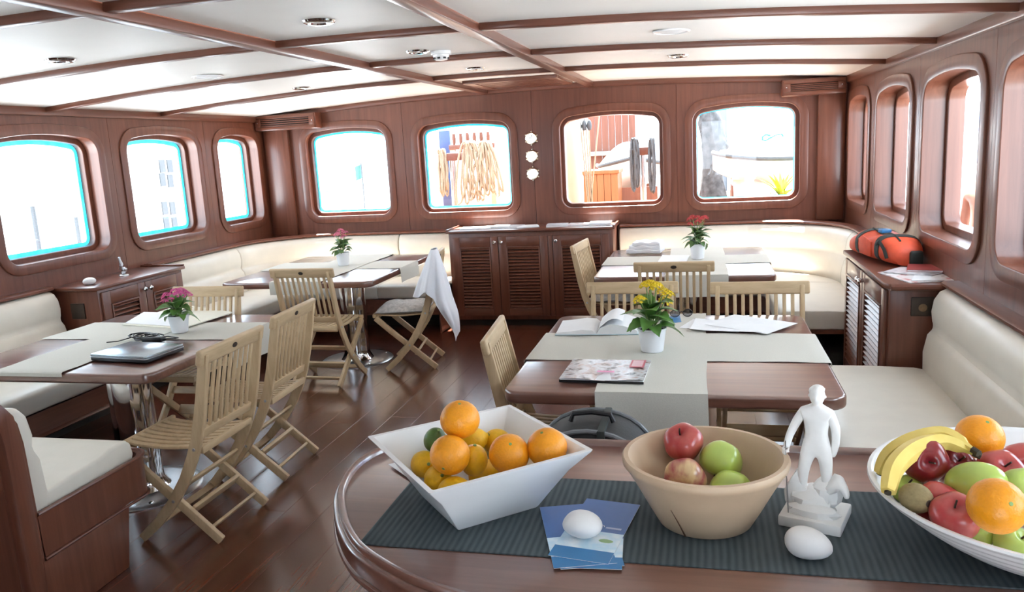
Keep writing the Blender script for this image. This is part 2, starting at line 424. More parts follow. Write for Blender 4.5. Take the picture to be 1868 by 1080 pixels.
# ceiling: deck sheet, cambered panels, fore-and-aft beams, cross beams
def camber_sheet(mb, x0, x1, y0, y1, za, zb, n=6):
    for k in range(1):
        rings = []
        for y in (y0, y1):
            rings.append([(x0+(x1-x0)*i/n, y, zc(x0+(x1-x0)*i/n)+za) for i in range(n+1)] + [(x1+(x0-x1)*i/n, y, zc(x1+(x0-x1)*i/n)+zb) for i in range(n+1)])
        mb.loft(rings)
    return mb
ce = ob('ceiling', camber_sheet(MB(), XL-.2, XR+.2, YA-.2, YB+.2, .02, .08, 14), M_DARK); ce['kind'] = 'structure'
BX = [-2.03, -1.01]; BY = [-.98, .19, 1.35, 2.5, 3.66, 4.8, 6.02]
xs = [XL]+BX+[XR]; ys = [YA]+BY+[YB]
for xa, xb in zip(xs[:-1], xs[1:]):
    for ya, yb in zip(ys[:-1], ys[1:]):
        ob('ceiling_panel', camber_sheet(MB(), xa+.003, xb-.003, ya+.003, yb-.003, 0, .018, 8), M_CEIL, ce, ang=30)
for x in BX:
    ob('longitudinal_beam', MB().box(x-.036, x+.036, YA, YB, zc(x)-.045, zc(x)+.01), M_HORZY, ce, bevel=.006)
for xa, xb in zip(xs[:-1], xs[1:]):
    for y in BY:
        a = xa+(.036 if xa > XL else 0); b = xb-(.036 if xb < XR else 0)
        ob('cross_beam', camber_sheet(MB(), a, b, y-.026, y+.026, -.032, .01, 8), M_HORZX, ce, bevel=.005, ang=25)
# cornices
def trim(n, mb, m=M_HORZY, **k):
    o = ob('trim_%d' % n, mb, m, bevel=k.get('bevel', .008)); o['kind'] = 'structure'; return o
trim(1, MB().box(XL, XL+.035, YA, YB, zc(XL)-.055, zc(XL)+.005))
trim(2, MB().box(XR-.035, XR, YA, YB, zc(XR)-.055, zc(XR)+.005))
trim(3, camber_sheet(MB(), XL+.035, XR-.035, YB-.03, YB, -.05, .005, 12), M_HORZX)
trim(6, MB().box(XL-.2, XL-.001, YB+.001, YB+.2, 0, 2.3).box(XR+.001, XR+.2, YB+.001, YB+.2, 0, 2.3).box(XL-.19, XL-.012, YB-.06, YB+.02, 0, 2.2).box(XR+.012, XR+.19, YB-.06, YB+.02, 0, 2.2).box(XL-.01, XL+.004, YB-.004, YB+.012, 0, 2.15).box(XR-.004, XR+.01, YB-.004, YB+.012, 0, 2.15), M_WALL, bevel=.001)  # hidden corner fillers, added to stop light leaking between the walls
trim(4, MB().box(-4.42, -4.14, YB-.05, YB, .88, zc(-4.3)-.04), M_WALL, bevel=.02)
trim(5, MB().box(1.0, 1.235, YB-.05, YB, .88, zc(1.1)-.04), M_WALL, bevel=.02)

# ceiling hatch with wooden grille
h = thing('ceiling_hatch', 'mahogany framed hatch in the ceiling just before the front wall', 'hatch', (-1.54, 7.02, zc(-1.54)))
def hbox(x0, x1, y0, y1, z0, z1): return MB().box(x0, x1, y0, y1, z0, z1)
for a in ((-.40, .40, -.43, -.35), (-.40, .40, .35, .43), (-.40, -.32, -.35, .35), (.32, .40, -.35, .35)):
    ob('frame_rail', hbox(*a, -.03, -.001), M_HORZX, h, bevel=.004)
ob('hatch_board', hbox(-.32, .32, -.35, .35, -.016, -.002), M_HORZX, h)
for k in range(7):
    ob('hatch_slat', hbox(-.32, .32, -.33+k*.1, -.27+k*.1, -.024, -.016), M_HORZX, h, bevel=.003)

# lights, speakers, smoke detector
def downlight(px, label):
    x, y = px
    t = thing('downlight', label, 'ceiling light', (x, y, zc(x)), 0, 'chrome downlights in the ceiling')
    ob('bezel', MB().lathe([(.036, -.002), (.04, -.012), (.052, -.014), (.066, -.008), (.07, -.0005)], 28), M_CHROME, t)
    ob('lamp_lens', MB().lathe([(.001, -.004), (.034, -.006), (.036, -.002)], 20), M_WHITE, t)
for p, l in (((-3.02, 3.40), 'chrome downlight nearest the left corner of the photo'), ((-1.56, 3.23), 'chrome downlight in the middle ceiling bay, nearest the camera'),
             ((-2.99, 5.78), 'chrome downlight above the back left table near the vent'), ((-1.56, 4.46), 'chrome downlight next to the smoke detector'),
             ((-1.555, 5.64), 'small chrome downlight between smoke detector and ceiling hatch'), ((-.14, 5.55), 'chrome downlight in the right ceiling bay above the back table')):
    downlight(p, l)
for (x, y), l in (((-2.99, 4.56), 'round white flush speaker in the left ceiling bay'), ((-.14, 4.28), 'round white flush speaker in the right ceiling bay')):
    t = thing('ceiling_speaker', l, 'speaker', (x, y, zc(x)), 0, 'round white ceiling speakers')
    ob('speaker_rim', MB().lathe([(.075, -.001), (.08, -.010), (.092, -.008), (.096, -.0005)], 32), M_WHITE, t)
    ob('speaker_grille', MB().lathe([(.001, -.012), (.05, -.010), (.076, -.004)], 32), M_MESHW, t)
t = thing('smoke_detector', 'white round smoke detector on the middle ceiling panel', 'detector', (-1.455, 4.55, zc(-1.455)))
ob('detector_base', MB().lathe([(.058, -.0005), (.058, -.018), (.052, -.022)], 28), M_WHITE, t)
ob('detector_head', MB().lathe([(.048, -.022), (.046, -.034), (.034, -.05), (.012, -.054), (.001, -.054)], 28), M_WHITE, t)
for k in range(8):
    a = 2*PI*k/8
    ob('detector_slot', MB().box(-.008, .008, -.003, .003, -.046, -.036), M_BLACK, t, loc=(.043*math.cos(a), .043*math.sin(a), 0), rot=(0, 0, a+PI/2))

# air-conditioning grilles in the upper corners
def vent(x0, x1, yf, z0, z1, label, side):
    t = thing('air_vent', label, 'air vent', ((x0+x1)/2, yf, z0))
    w = x1-x0; hh = z1-z0; dep = YB-yf-.002
    ob('vent_box', MB().box(-w/2, w/2, 0, dep, 0, hh), M_HORZX, t, bevel=.006)
    for a in ((-w/2+.01, w/2-.01, .004, .036), (-w/2+.01, w/2-.01, hh-.04, hh-.008), (-w/2+.01, -w/2+.07, .036, hh-.04), (w/2-.07, w/2-.01, .036, hh-.04)):
        ob('vent_frame', MB().box(a[0], a[1], -.014, 0, a[2], a[3]), M_HORZX, t, bevel=.003)
    for k in range(4):
        z = .046+k*(hh-.096)/3
        ob('vent_slat', MB().box(-w/2+.07, w/2-.07, -.010, .001, z-.006, z+.004), M_HORZX, t, rot=None, bevel=.002)
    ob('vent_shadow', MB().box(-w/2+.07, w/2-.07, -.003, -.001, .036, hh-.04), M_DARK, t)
    for sx in (-1, 1):
        ob('screw', MB().lathe([(.001, .004), (.006, .002), (.006, 0)], 10).xf(Matrix.Rotation(PI/2, 4, 'X')), M_CHROME, t, loc=(sx*(w/2-.035), -.014, hh/2))
vent(-4.44, -3.76, 7.5, 1.975, zc(-4.3)-.003, 'mahogany air vent box in the upper left corner above the pillar', -1)
vent(.69, 1.215, 7.5, 1.985, zc(1.2)-.003, 'mahogany air vent box in the upper right corner above the pillar', 1)

# three round gauges between the front windows
for k, (z, l) in enumerate(((1.752, 'round brass clock, topmost of three instruments between the windows'), (1.583, 'round brass instrument with a dark centre, middle of three on the front wall'), (1.415, 'round brass instrument with a plain pale dial, lowest of three on the front wall'))):
    t = thing('wall_instrument', l, 'gauge', (-1.592, YB, z), 0, 'brass instruments on the front wall')
    rx = Matrix.Rotation(PI/2, 4, 'X')
    ob('bezel', MB().lathe([(.046, .026), (.05, .03), (.056, .026), (.060, .012), (.064, 0)], 32).xf(rx), M_BRASS, t)
    ob('dial', MB().lathe([(.001, .022), (.047, .024), (.047, .01)], 28).xf(rx), M_SKYP if k else M_PAPER, t)
    for j in range(6):
        a = 2*PI*j/6+.5
        ob('lug', MB().lathe([(.001, .008), (.006, .006), (.007, 0)], 10).xf(rx), M_BRASS, t, loc=(.064*math.cos(a), 0, .064*math.sin(a)))
    if k == 0:
        ob('hand', MB().box(-.002, .002, -.026, -.0245, 0, .034), M_BLACK, t, rot=(0, .3, 0)); ob('hand', MB().box(-.002, .002, -.026, -.0245, 0, .024), M_BLACK, t, rot=(0, -1.2, 0))
    if k == 1:
        ob('dial_centre', MB().lathe([(.001, .026), (.016, .0255), (.017, .023)], 16).xf(rx), M_OUTLET, t)

# ------------------------------------------------------------------ settees
ZS = .46                                         # seat height
def corner_path(side, d, n=9, Rc=.85):
    """wall line offset inwards by d: side wall from the cabinet, round the corner, along the front wall"""
    s = 1 if side == 'L' else -1
    x0 = XL if side == 'L' else XR
    cx, cy = x0+s*Rc, YB-Rc; r = Rc-d
    pts = []
    for i in range(n+1):
        a = PI - PI/2*i/n
        pts.append((cx+s*r*math.cos(a), cy+r*math.sin(a)))
    return pts
BACKP = [(.012, .40), (.13, .40), (.158, .45), (.160, .54), (.142, .63), (.122, .655), (.113, .672), (.122, .70), (.128, .75), (.118, .81), (.092, .852), (.06, .868), (.012, .868)]
def section(path_of_d, prof):
    """sweep a (d, z) profile: path_of_d(d) gives the plan polyline"""
    cols = [path_of_d(d) for d, z in prof]
    return [[(cols[k][i][0], cols[k][i][1], prof[k][1]) for k in range(len(prof))] for i in range(len(cols[0]))]
SEATP = [(.12, .33), (.73, .33), (.752, .35), (.757, .40), (.745, .44), (.715, .458), (.60, .463), (.40, .462), (.20, .455), (.12, .44)]
def settee_L(side):
    s = 1 if side == 'L' else -1
    x0 = XL if side == 'L' else XR
    y0 = 5.585 if side == 'L' else 5.665
    xe = -2.385 if side == 'L' else -.765
    lab = 'cream corner settee wrapping the back left corner behind the table with pink flowers' if side == 'L' else 'cream corner settee wrapping the back right corner beside the orange bag'
    t = thing('corner_settee', lab, 'settee', (x0+s*.85, YB-.85, 0))
    ys = YB-.85
    side_run = lambda a, b: (lambda d: [(x0+s*d, a), (x0+s*d, (a+b)/2), (x0+s*d, b)])
    back_run = lambda a, b: (lambda d: [(a, YB-d), ((a+b)/2, YB-d), (b, YB-d)])
    corner = lambda d: corner_path(side, d)
    full = lambda d: [(x0+s*d, y0)] + corner_path(side, d) + [(xe, YB-d)]
    xm = x0+s*.85
    seam = (-3.0 if side == 'L' else .47)
    # back cushions, split where the photo shows seams
    backs = [(side_run(y0, ys-.004)), (lambda d: corner(d) + [(seam-s*.004 if False else seam, YB-d)]), back_run(seam+s*.008, xe)]
    for p in backs: ob('back_cushion', MB().loft(section(p, BACKP)), M_CREAM, t, world=True, bevel=.012, ang=55)
    seats = [(side_run(y0, ys-.004)), (lambda d: corner(d) + [(seam, YB-d)]), back_run(seam+s*.006, xe)]
    for p in seats: ob('seat_cushion', MB().loft(section(p, SEATP)), M_CREAM, t, world=True, bevel=.008, ang=55)
    ob('cap_rail', MB().loft(section(full, [(.0, .872), (.068, .872), (.08, .882), (.08, .893), (.068, .902), (0, .902)])), M_HORZY, t, world=True, ang=40)
    ob('apron', MB().loft(section(full, [(.60, .17), (.725, .17), (.735, .18), (.725, .19), (.715, .195), (.715, .32), (.735, .328), (.60, .329)])), M_HORZY, t, world=True, ang=40)
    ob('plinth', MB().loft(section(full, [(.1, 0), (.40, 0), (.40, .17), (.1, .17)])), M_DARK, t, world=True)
    ob('seat_board', MB().loft(section(full, [(.0, .30), (.6, .30), (.6, .329), (0, .329)])), M_HORZY, t, world=True)
    # wooden gable where the settee meets the front cabinet
    ob('end_panel', MB().box(min(xe, xe-s*.018), max(xe, xe-s*.018), YB-.735, YB-.001, 0, .44), M_WALL, t, world=True, bevel=.004)
    return t
settee_L('L'); settee_L('R')
def straight(t, x0, s, ya, yb, cuts):
    for a, b in zip(cuts[:-1], cuts[1:]):
        run = lambda d: [(x0+s*d, a+.003), (x0+s*d, (a+b)/2), (x0+s*d, b-.003)]
        ob('back_cushion', MB().loft(section(run, BACKP)), M_CREAM, t, world=True, bevel=.022, seg=3, ang=60)
        ob('seat_cushion', MB().loft(section(run, SEATP)), M_CREAM, t, world=True, bevel=.016, seg=3, ang=60)
    run = lambda d: [(x0+s*d, ya), (x0+s*d, yb)]
    ob('cap_rail', MB().loft(section(run, [(.0, .872), (.068, .872), (.08, .882), (.08, .893), (.068, .902), (0, .902)])), M_HORZY, t, world=True, ang=40)
    ob('apron', MB().loft(section(run, [(.60, .17), (.725, .17), (.735, .18), (.725, .19), (.715, .195), (.715, .32), (.735, .328), (.60, .329)])), M_HORZY, t, world=True, ang=40)
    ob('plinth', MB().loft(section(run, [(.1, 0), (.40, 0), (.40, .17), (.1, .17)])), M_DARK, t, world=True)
    ob('seat_board', MB().loft(section(run, [(.0, .30), (.6, .30), (.6, .329), (0, .329)])), M_HORZY, t, world=True)
t = thing('settee', 'long cream settee along the right wall beside the near table', 'settee', (XR-.4, 3.0, 0))
straight(t, XR, -1, 1.80, 4.335, [1.80, 4.325])
t = thing('settee', 'cream settee in the near left corner with a wooden bench end', 'settee', (XL+.4, 3.2, 0))
straight(t, XL, 1, 2.17, 4.545, [2.95, 4.54])
# the return of the near-left settee with its wooden end
xe = -2.40
retP = lambda d: [(XL+.02, 2.19+d), ((XL+xe)/2, 2.19+d), (xe-.03, 2.19+d)]
ob('back_cushion', MB().loft(section(retP, [(.035, .40), (.14, .40), (.165, .47), (.155, .62), (.135, .66), (.13, .68), (.14, .72), (.125, .80), (.09, .845), (.035, .85)])), M_CREAM, t, world=True, bevel=.02, seg=3, ang=60)
ob('seat_cushion', MB().loft(section(lambda d: [(XL+.02, 2.19+d), ((XL+xe)/2, 2.19+d), (xe-.035, 2.19+d)], [(.13, .40), (.56, .40), (.62, .415), (.635, .45), (.625, .50), (.595, .525), (.50, .522), (.45, .508), (.30, .50), (.13, .49)])), M_CREAM, t, world=True, bevel=.014, seg=3, ang=60)
ep = [(2.175, 0), (2.66, 0), (2.71, .26), (2.26, .26), (2.255, .50), (2.25, .72), (2.238, .80), (2.21, .85), (2.175, .872)]
ob('bench_end', MB().prism(ep, xe-.035, xe, lambda a, b, c: (c, a, b)), M_WALL, t, world=True, bevel=.004)
band = [(a, b) for a, b in ((2.26, .262), (2.26, .435), )]
ob('seat_band', MB().loft([[(x, y, .268), (x, y, .438), (x2, y2, .438), (x2, y2, .268)] for x, y, x2, y2 in
    [(xe, 2.25, xe-.025, 2.25)] + [(xe-.09+.09*math.cos(a), 2.80+.09*math.sin(a), xe-.09+.065*math.cos(a), 2.80+.065*math.sin(a)) for a in [PI/2*i/8 for i in range(9)]] + [(XL+.6, 2.89, XL+.6, 2.865)]]), M_WALL, t, world=True, ang=40)
for z in (.262, .44):
    ob('moulding', MB().tube([(xe+.004, 2.25, z)] + [(xe-.09+.094*math.cos(a), 2.80+.094*math.sin(a), z) for a in [PI/2*i/8 for i in range(9)]] + [(XL+.6, 2.894, z)], .007, 8), M_HORZY, t, world=True)
ob('end_post', MB().strip([(2.205, 0), (2.205, .6), (2.202, .74), (2.19, .82), (2.15, .872)], .075, lambda a, b, c: (c, a, b), xe-.045, xe+.006), M_WALL, t, world=True, bevel=.01)
ob('back_board', MB().box(XL+.001, xe-.04, 2.175, 2.215, 0, .86), M_WALL, t, world=True, bevel=.006)
ob('bench_front', MB().box(XL+.6, xe-.06, 2.60, 2.64, 0, .26), M_WALL, t, world=True)
ob('seat_base', MB().box(XL+.02, xe-.036, 2.22, 2.80, .36, .398), M_WALL, t, world=True)

# ------------------------------------------------------------------ cabinets with louvred doors
SL = {}
def louvre_door(parent, w, hh, n, vertical_frame=.055, knob=None, slatmat=None, arch=.07):
    """door in the local x-z plane, front face towards -y, origin at its lower left corner"""
    return None
def make_door(t, org, ux, fr, w, h, knob_side, bot=.07, mat=M_WALL):
    """org: lower-left corner seen from the front; ux: unit vector to the right; fr: unit vector to the front"""
    ux, fr = Vector(ux), Vector(fr); rz = math.atan2(ux.y, ux.x)
    d = link('door', None, None, t, loc=Vector(org)-t.location, rot=(0, 0, rz)); d.empty_display_size = .05
    e = .075
    for a in ((0, e, 0, h), (w-e, w, 0, h)): ob('stile', MB().box(a[0]+.001, a[1], -.02, 0, a[2], a[3]), M_WALL, d, bevel=.004)
    for a in ((e, w-e, 0, bot), (e, w-e, h-.095, h)): ob('rail', MB().box(a[0], a[1], -.02, 0, a[2], a[3]), M_HORZX, d, bevel=.004)
    ob('bead', MB().box(e, e+.012, -.026, -.012, bot, h-.095).box(w-e-.012, w-e, -.026, -.012, bot, h-.095).box(e, w-e, -.026, -.012, bot, bot+.012).box(e, w-e, -.026, -.012, h-.107, h-.095), M_WALL, d, bevel=.003)
    ob('door_back', MB().box(e, w-e, -.003, 0, bot, h-.095), M_DARK, d)  # dark sheet painted as the shade in the louvre gaps
    n = int((h-.095-bot-.024)/.030); key = round(w, 3)
    if key not in SL:
        SL[key] = mesh(MB().box(e+.012, w-e-.012, -.0032, .0032, -.0145, .0145).xf(Matrix.Rotation(-.85, 4, 'X')), 'louvre_slat', bevel=.002, seg=1)
    for k in range(n):
        link('louvre_slat', SL[key], mat, d, loc=(0, -.012, bot+.027+k*(h-.095-bot-.036)/max(1, n-1)*.985))
    kx = .03 if knob_side == 'l' else w-.03
    kn = ob('knob', MB().lathe([(.001, .036), (.012, .035), (.018, .027), (.018, .022), (.009, .014), (.007, 0)], 16).xf(Matrix.Rotation(PI/2, 4, 'X')), M_CHROME, d, loc=(kx, -.02, h-.05))
    tag(kn, 'round chrome knob')
    return d
def carcass(t, x0, x1, y0, y1, z1, toe=.06):
    ob('body', MB().box(x0, x1, y0, y1, toe, z1), M_WALL, t, world=True, bevel=.003)
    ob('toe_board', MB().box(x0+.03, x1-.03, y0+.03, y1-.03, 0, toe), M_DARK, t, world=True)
# front cabinet
t = thing('cabinet', 'mahogany cabinet with three louvred doors between the two front settees', 'cabinet', (-1.57, 7.42, 0))
carcass(t, -2.355, -.79, 7.22, YB-.002, .90)
ob('top', MB().box(-2.375, -.77, 7.19, YB-.001, .90, .925), M_HORZX, t, world=True, bevel=.007)
ob('raised_edge', MB().box(-2.375, -2.355, 7.2, YB-.002, .925, .94).box(-.79, -.77, 7.2, YB-.002, .925, .94), M_HORZY, t, world=True, bevel=.004)
for (x, w, k) in ((-2.32, .45, 'r'), (-1.865, .47, 'l'), (-1.345, .52, 'l')):
    make_door(t, (x, 7.22, .1), (1, 0, 0), (0, -1, 0), w, .76, k)
ob('mullion', MB().box(-1.39, -1.35, 7.205, 7.22, .1, .86), M_WALL, t, world=True, bevel=.003)
# left cabinet
t = thing('cabinet', 'mahogany cabinet with two louvred doors against the left wall', 'cabinet', (-4.25, 5.06, 0))
carcass(t, XL+.002, -4.07, 4.60, 5.53, .86)
ob('top', MB().prism([(XL+.001, 4.565), (-4.10, 4.565), (-4.065, 4.58), (-4.045, 4.61), (-4.045, 5.55), (XL+.001, 5.55)], .86, .885), M_HORZY, t, world=True, bevel=.006)
ob('raised_edge', MB().box(XL+.002, -4.05, 5.535, 5.55, .885, .90), M_HORZX, t, world=True, bevel=.004)
make_door(t, (-4.07, 4.62, .1), (0, 1, 0), (1, 0, 0), .44, .74, 'r'); make_door(t, (-4.07, 5.065, .1), (0, 1, 0), (1, 0, 0), .44, .74, 'l')
ob('outlet_plate', MB().box(-4.30, -4.19, 4.588, 4.60, .66, .77), M_OUTLET, t, world=True, bevel=.004)
# right cabinet
t = thing('cabinet', 'mahogany cabinet with two pale-lit louvred doors against the right wall', 'cabinet', (1.09, 5.0, 0))
carcass(t, .945, XR-.002, 4.385, 5.63, .855)
ob('top', MB().prism([(XR-.001, 4.345), (.96, 4.345), (.93, 4.36), (.915, 4.39), (.915, 5.645), (XR-.001, 5.645)], .855, .885), M_HORZY, t, world=True, bevel=.008)
ob('bull_nose', MB().tube([(.94, 4.352, .866), (XR-.01, 4.347, .866)], .017, 10), M_HORZX, t, world=True)
make_door(t, (.945, 5.60, .1), (0, -1, 0), (-1, 0, 0), .585, .74, 'r'); make_door(t, (.945, 5.01, .1), (0, -1, 0), (-1, 0, 0), .585, .74, 'l')
o = ob('outlet_plate', MB().box(1.045, 1.155, 4.373, 4.385, .71, .81), M_OUTLET, t, world=True, bevel=.004)
ob('outlet_socket', MB().lathe([(.001, .004), (.016, .004), (.017, .006), (.020, .006), (.021, 0)], 18).xf(Matrix.Rotation(PI/2, 4, 'X')), plain('old_bronze', (.22, .14, .07), .5, .2, 60), o, loc=(1.10, 4.373, .755))

# ------------------------------------------------------------------ teak folding chairs
def make_chair():
    t = thing('folding_chair', 'x', 'chair')
    mp = lambda a, b, c: (c, a, b)
    stile = [(-.287, .885), (-.262, .76), (-.232, .62), (-.200, .50), (-.165, .41), (-.115, .31), (-.04, .20), (.05, .10), (.15, .012)]
    for s in (-1, 1):
        a, b = sorted((s*.205, s*.228))
        ob('back_leg', MB().strip(stile, lambda u: .040+.012*math.sin(PI*u), mp, a, b), M_TEAK, t, bevel=.004)
        a, b = sorted((s*.178, s*.202))
        ob('seat_leg', MB().strip([(.215, .425), (.10, .315), (-.24, .012)], .042, mp, a, b), M_TEAK, t, bevel=.004)
        ob('pivot_bolt', MB().lathe([(.001, .004), (.007, .003), (.008, 0)], 10).xf(Matrix.Rotation(s*PI/2, 4, 'Y')), M_STEEL, t, loc=(s*.228, -.045, .205))
        ob('pivot_bolt', MB().lathe([(.001, .004), (.007, .003), (.008, 0)], 10).xf(Matrix.Rotation(s*PI/2, 4, 'Y')), M_STEEL, t, loc=(s*.228, -.185, .455))
    # back
    tr = MB().box(-.255, .255, -.014, .014, -.034, .034).xf(Matrix.Translation((0, -.283, .872)) @ Matrix.Rotation(.21, 4, 'X'))
    r = ob('top_rail', tr, M_TEAKX, t, bevel=.009, seg=3)
    bd = ob('badge', MB().lathe([(.001, .003), (.011, .002), (.012, 0)], 18).xf(Matrix.Translation((0, -.299, .872)) @ Matrix.Rotation(.21, 4, 'X') @ Matrix.Scale(1.6, 4, (1, 0, 0)) @ Matrix.Rotation(PI/2, 4, 'X')), M_OUTLET, r)
    tag(bd, 'small dark oval badge')
    ob('lower_rail', MB().box(-.205, .205, -.011, .011, -.022, .022).xf(Matrix.Translation((0, -.202, .515)) @ Matrix.Rotation(.25, 4, 'X')), M_TEAKX, t, bevel=.004)
    sm = mesh(MB().strip([(-.207, .53), (-.238, .68), (-.278, .85)], .012, mp, -.0092, .0092), 'back_slat', bevel=.003)
    for k in range(9): link('back_slat', sm, M_TEAK, t, loc=(-.168+k*.042, 0, 0))
    # seat
    seatz = lambda y: .438+.012*math.cos((y+.02)*9)
    sp = [(-.195+.41*i/8, .448-.016*math.sin(PI*i/8)+.004*(i == 8)) for i in range(9)]
    ss = mesh(MB().strip(sp, .014, mp, -.0148, .0148), 'seat_slat', bevel=.003)
    for k in range(8): link('seat_slat', ss, M_TEAK, t, loc=(-.151+k*.0432, 0, 0))
    for y, z in ((.20, .432), (-.165, .430)): ob('seat_rail', MB().box(-.178, .178, y-.011, y+.011, z-.018, z+.008), M_TEAKX, t, bevel=.004)
    ob('seat_edge', MB().box(-.200, .200, -.212, -.190, .425, .458), M_TEAKX, t, bevel=.006)
    ob('seat_edge', MB().box(-.200, .200, .212, .236, .425, .458), M_TEAKX, t, bevel=.007)
    # stretchers
    ob('stretcher', MB().bar((-.18, -.095, .14), (.18, -.095, .14), .018, .062, (0, -.62, .78)), M_TEAKX, t, bevel=.003)
    ob('stretcher', MB().bar((-.18, -.185, .062), (.18, -.185, .062), .014, .028, (0, -.62, .78)), M_TEAKX, t, bevel=.003)
    ob('stretcher', MB().bar((-.206, .065, .085), (.206, .065, .085), .014, .03, (0, .7, .7)), M_TEAKX, t, bevel=.003)
    ob('stretcher', MB().bar((-.206, -.09, .27), (.206, -.09, .27), .014, .05, (0, -.7, .7)), M_TEAKX, t, bevel=.003)
    return t
D = math.radians
CH = [(-2.355, 3.10, D(90), 'teak folding chair nearest the camera, at the laptop table'),
      (-2.41, 3.76, D(93), 'teak folding chair beside the laptop table, second from the camera'),
      (-3.10, 4.165, D(180), 'teak folding chair at the far end of the laptop table behind the pink flowers'),
      (-2.79, 5.42, D(-2), 'teak folding chair at the near edge of the back left table, seen from behind'),
      (-2.31, 5.88, D(100), 'teak folding chair with a fleece pad and a white towel hung on its back'),
      (-.67, 6.25, D(-96), 'teak folding chair at the left end of the back right table'),
      (-.18, 5.41, D(0), 'teak folding chair seen from behind at the near edge of the back right table'),
      (-.385, 4.118, D(180), 'teak folding chair behind the yellow flowers, at the far side of the near right table'),
      (.293, 4.075, D(180), 'teak folding chair behind the loose papers, at the far side of the near right table'),
      (-.615, 3.33, D(-85), 'teak folding chair at the left edge of the near right table')]
c0 = make_chair()
for i, (x, y, a, l) in enumerate(CH):
    c = c0 if i == 0 else copy_tree(c0)
    c.location = (x, y, 0); c.rotation_euler = (0, 0, a); tag(c, l, 'chair', 'teak folding chairs')
# fleece pads
def pad(x, y, a, label):
    def fn(u, v):
        X, Y = (u-.5)*.40, (v-.5)*.42
        e = max(abs(u-.5), abs(v-.5))*2
        return (X*(1-.04*e), Y*(1-.03*e), .466 + .045*(1-e**5) + .006*math.sin(17*u+3)*math.cos(13*v))
    m = MB().grid(fn, 14, 14)
    m.grid(lambda u, v: ((u-.5)*.384, (v-.5)*.407, .4605), 14, 14)
    o = ob('seat_pad', m, M_FUR, None, loc=(x, y, 0), rot=(0, 0, a), ang=80); tag(o, label, 'cushion', 'fleece seat pads')
    return o
pad(-2.325, 5.878, D(100), 'grey fleece seat pad on the chair with the towel')
pad(-.655, 6.25, D(-96), 'grey fleece seat pad on the chair left of the back right table')

# ------------------------------------------------------------------ tables
def make_table(x0, x1, y0, y1, ped, label):
    cx, cy = (x0+x1)/2, (y0+y1)/2
    t = thing('dining_table', label, 'table', (cx, cy, 0), 0, 'mahogany pedestal tables')
    ob('tabletop', MB().prism(rrect(x1-x0, y1-y0, .07, 6), .688, .738), M_TABLE, t, bevel=.012, seg=3)
    px, py = ped[0]-cx, ped[1]-cy
    ob('mount_plate', MB().box(px-.2, px+.2, py-.2, py+.2, .676, .688), M_STEEL, t)
    ob('pedestal', MB().lathe([(.1, .676), (.105, .64), (.105, .10), (.108, .06), (.13, .022), (.135, .016)], 36).xf(Matrix.Translation((px, py, 0))), M_CHROME, t)
    ob('base_plate', MB().lathe([(.001, .016), (.24, .015), (.285, .011), (.295, .004), (.295, 0)], 48).xf(Matrix.Translation((px, py, 0))), M_STEEL, t)
    for k in range(4):
        a = PI/4+k*PI/2
        ob('base_bolt', MB().lathe([(.001, .018), (.012, .017), (.014, .012)], 10).xf(Matrix.Translation((px+.25*math.cos(a), py+.25*math.sin(a), 0))), M_CHROME, t)
    return t
ZT = .738
make_table(-3.70, -2.49, 3.05, 4.37, (-2.90, 3.40), 'mahogany table with the laptop on it, near left')
make_table(-3.74, -2.45, 5.52, 7.02, (-2.82, 5.98), 'mahogany table in the back left corner with a pink flower pot')
make_table(-.76, .49, 5.55, 7.0, (-.14, 6.3), 'mahogany table at the back right with a folded towel and red flowers')
make_table(-.775, .505, 2.90, 4.30, (-.14, 3.6), 'mahogany table near the counter with magazine, book and yellow flowers')
# linen runners
def runner(ax, c, w, a, b, hang_a, hang_b, lift, label, ph=0.0, clip=None):
    """runner lying along x or y from a to b, centred on c, with hanging ends"""
    z0 = ZT+lift
    path = []
    r = .012
    def seg_len(): return hang_a+(b-a)+hang_b
    def at(s):
        if s < hang_a: k = hang_a-s; return (a-.006, z0-k)
        if s > hang_a+(b-a): k = s-hang_a-(b-a); return (b+.006, z0-k)
        return (a+s-hang_a, z0)
    ss = []
    if hang_a: ss += [hang_a*i/6 for i in range(6)]
    ss += [hang_a+.0001+(b-a-.0002)*i/24 for i in range(25)]
    if hang_b: ss += [hang_a+(b-a)+hang_b*i/6 for i in range(1, 7)]
    rows = []
    for k, s in enumerate(ss):
        p, z = at(s); row = []
        for j in range(9):
            q = c+(j/8-.5)*w + .004*math.sin(s*7+ph)
            hang = max(0, z0-z)
            off = (-1 if s < hang_a else 1)*hang*.10*math.sin(j*.9+ph)*.6 + (-1 if s < hang_a else 1)*hang*.04
            bump = 0 if hang > 0 else .0012*(1+math.sin(s*23+j*.7+ph))
            row.append((p+(off if hang else 0), q, z+bump) if ax == 'x' else (q, p+(off if hang else 0), z+bump))
        rows.append(row)
    m = MB(); n = 9
    m.add([p for r_ in rows for p in r_], [(i*n+j, (i+1)*n+j, (i+1)*n+j+1, i*n+j+1) for i in range(len(rows)-1) for j in range(n-1)])
    o = ob('table_runner', m, M_LINEN, None, solid=-.0016, ang=50)
    return tag(o, label, 'table runner', 'linen table runners')
runner('x', 3.91, .42, -3.70, -2.49, 0, .16, .0015, 'linen runner lying crosswise on the laptop table, hanging behind the chair backs', 1)
runner('y', -3.165, .40, 3.05, 4.37, .02, .12, .005, 'linen runner lying lengthwise on the laptop table, under the flower pot', 2)
runner('x', 6.36, .44, -3.74, -2.45, 0, .12, .0015, 'linen runner lying crosswise on the back left table, hanging off its right edge', 3)
runner('y', -3.07, .44, 5.52, 7.02, .1, .1, .005, 'linen runner lying lengthwise on the back left table', 4)
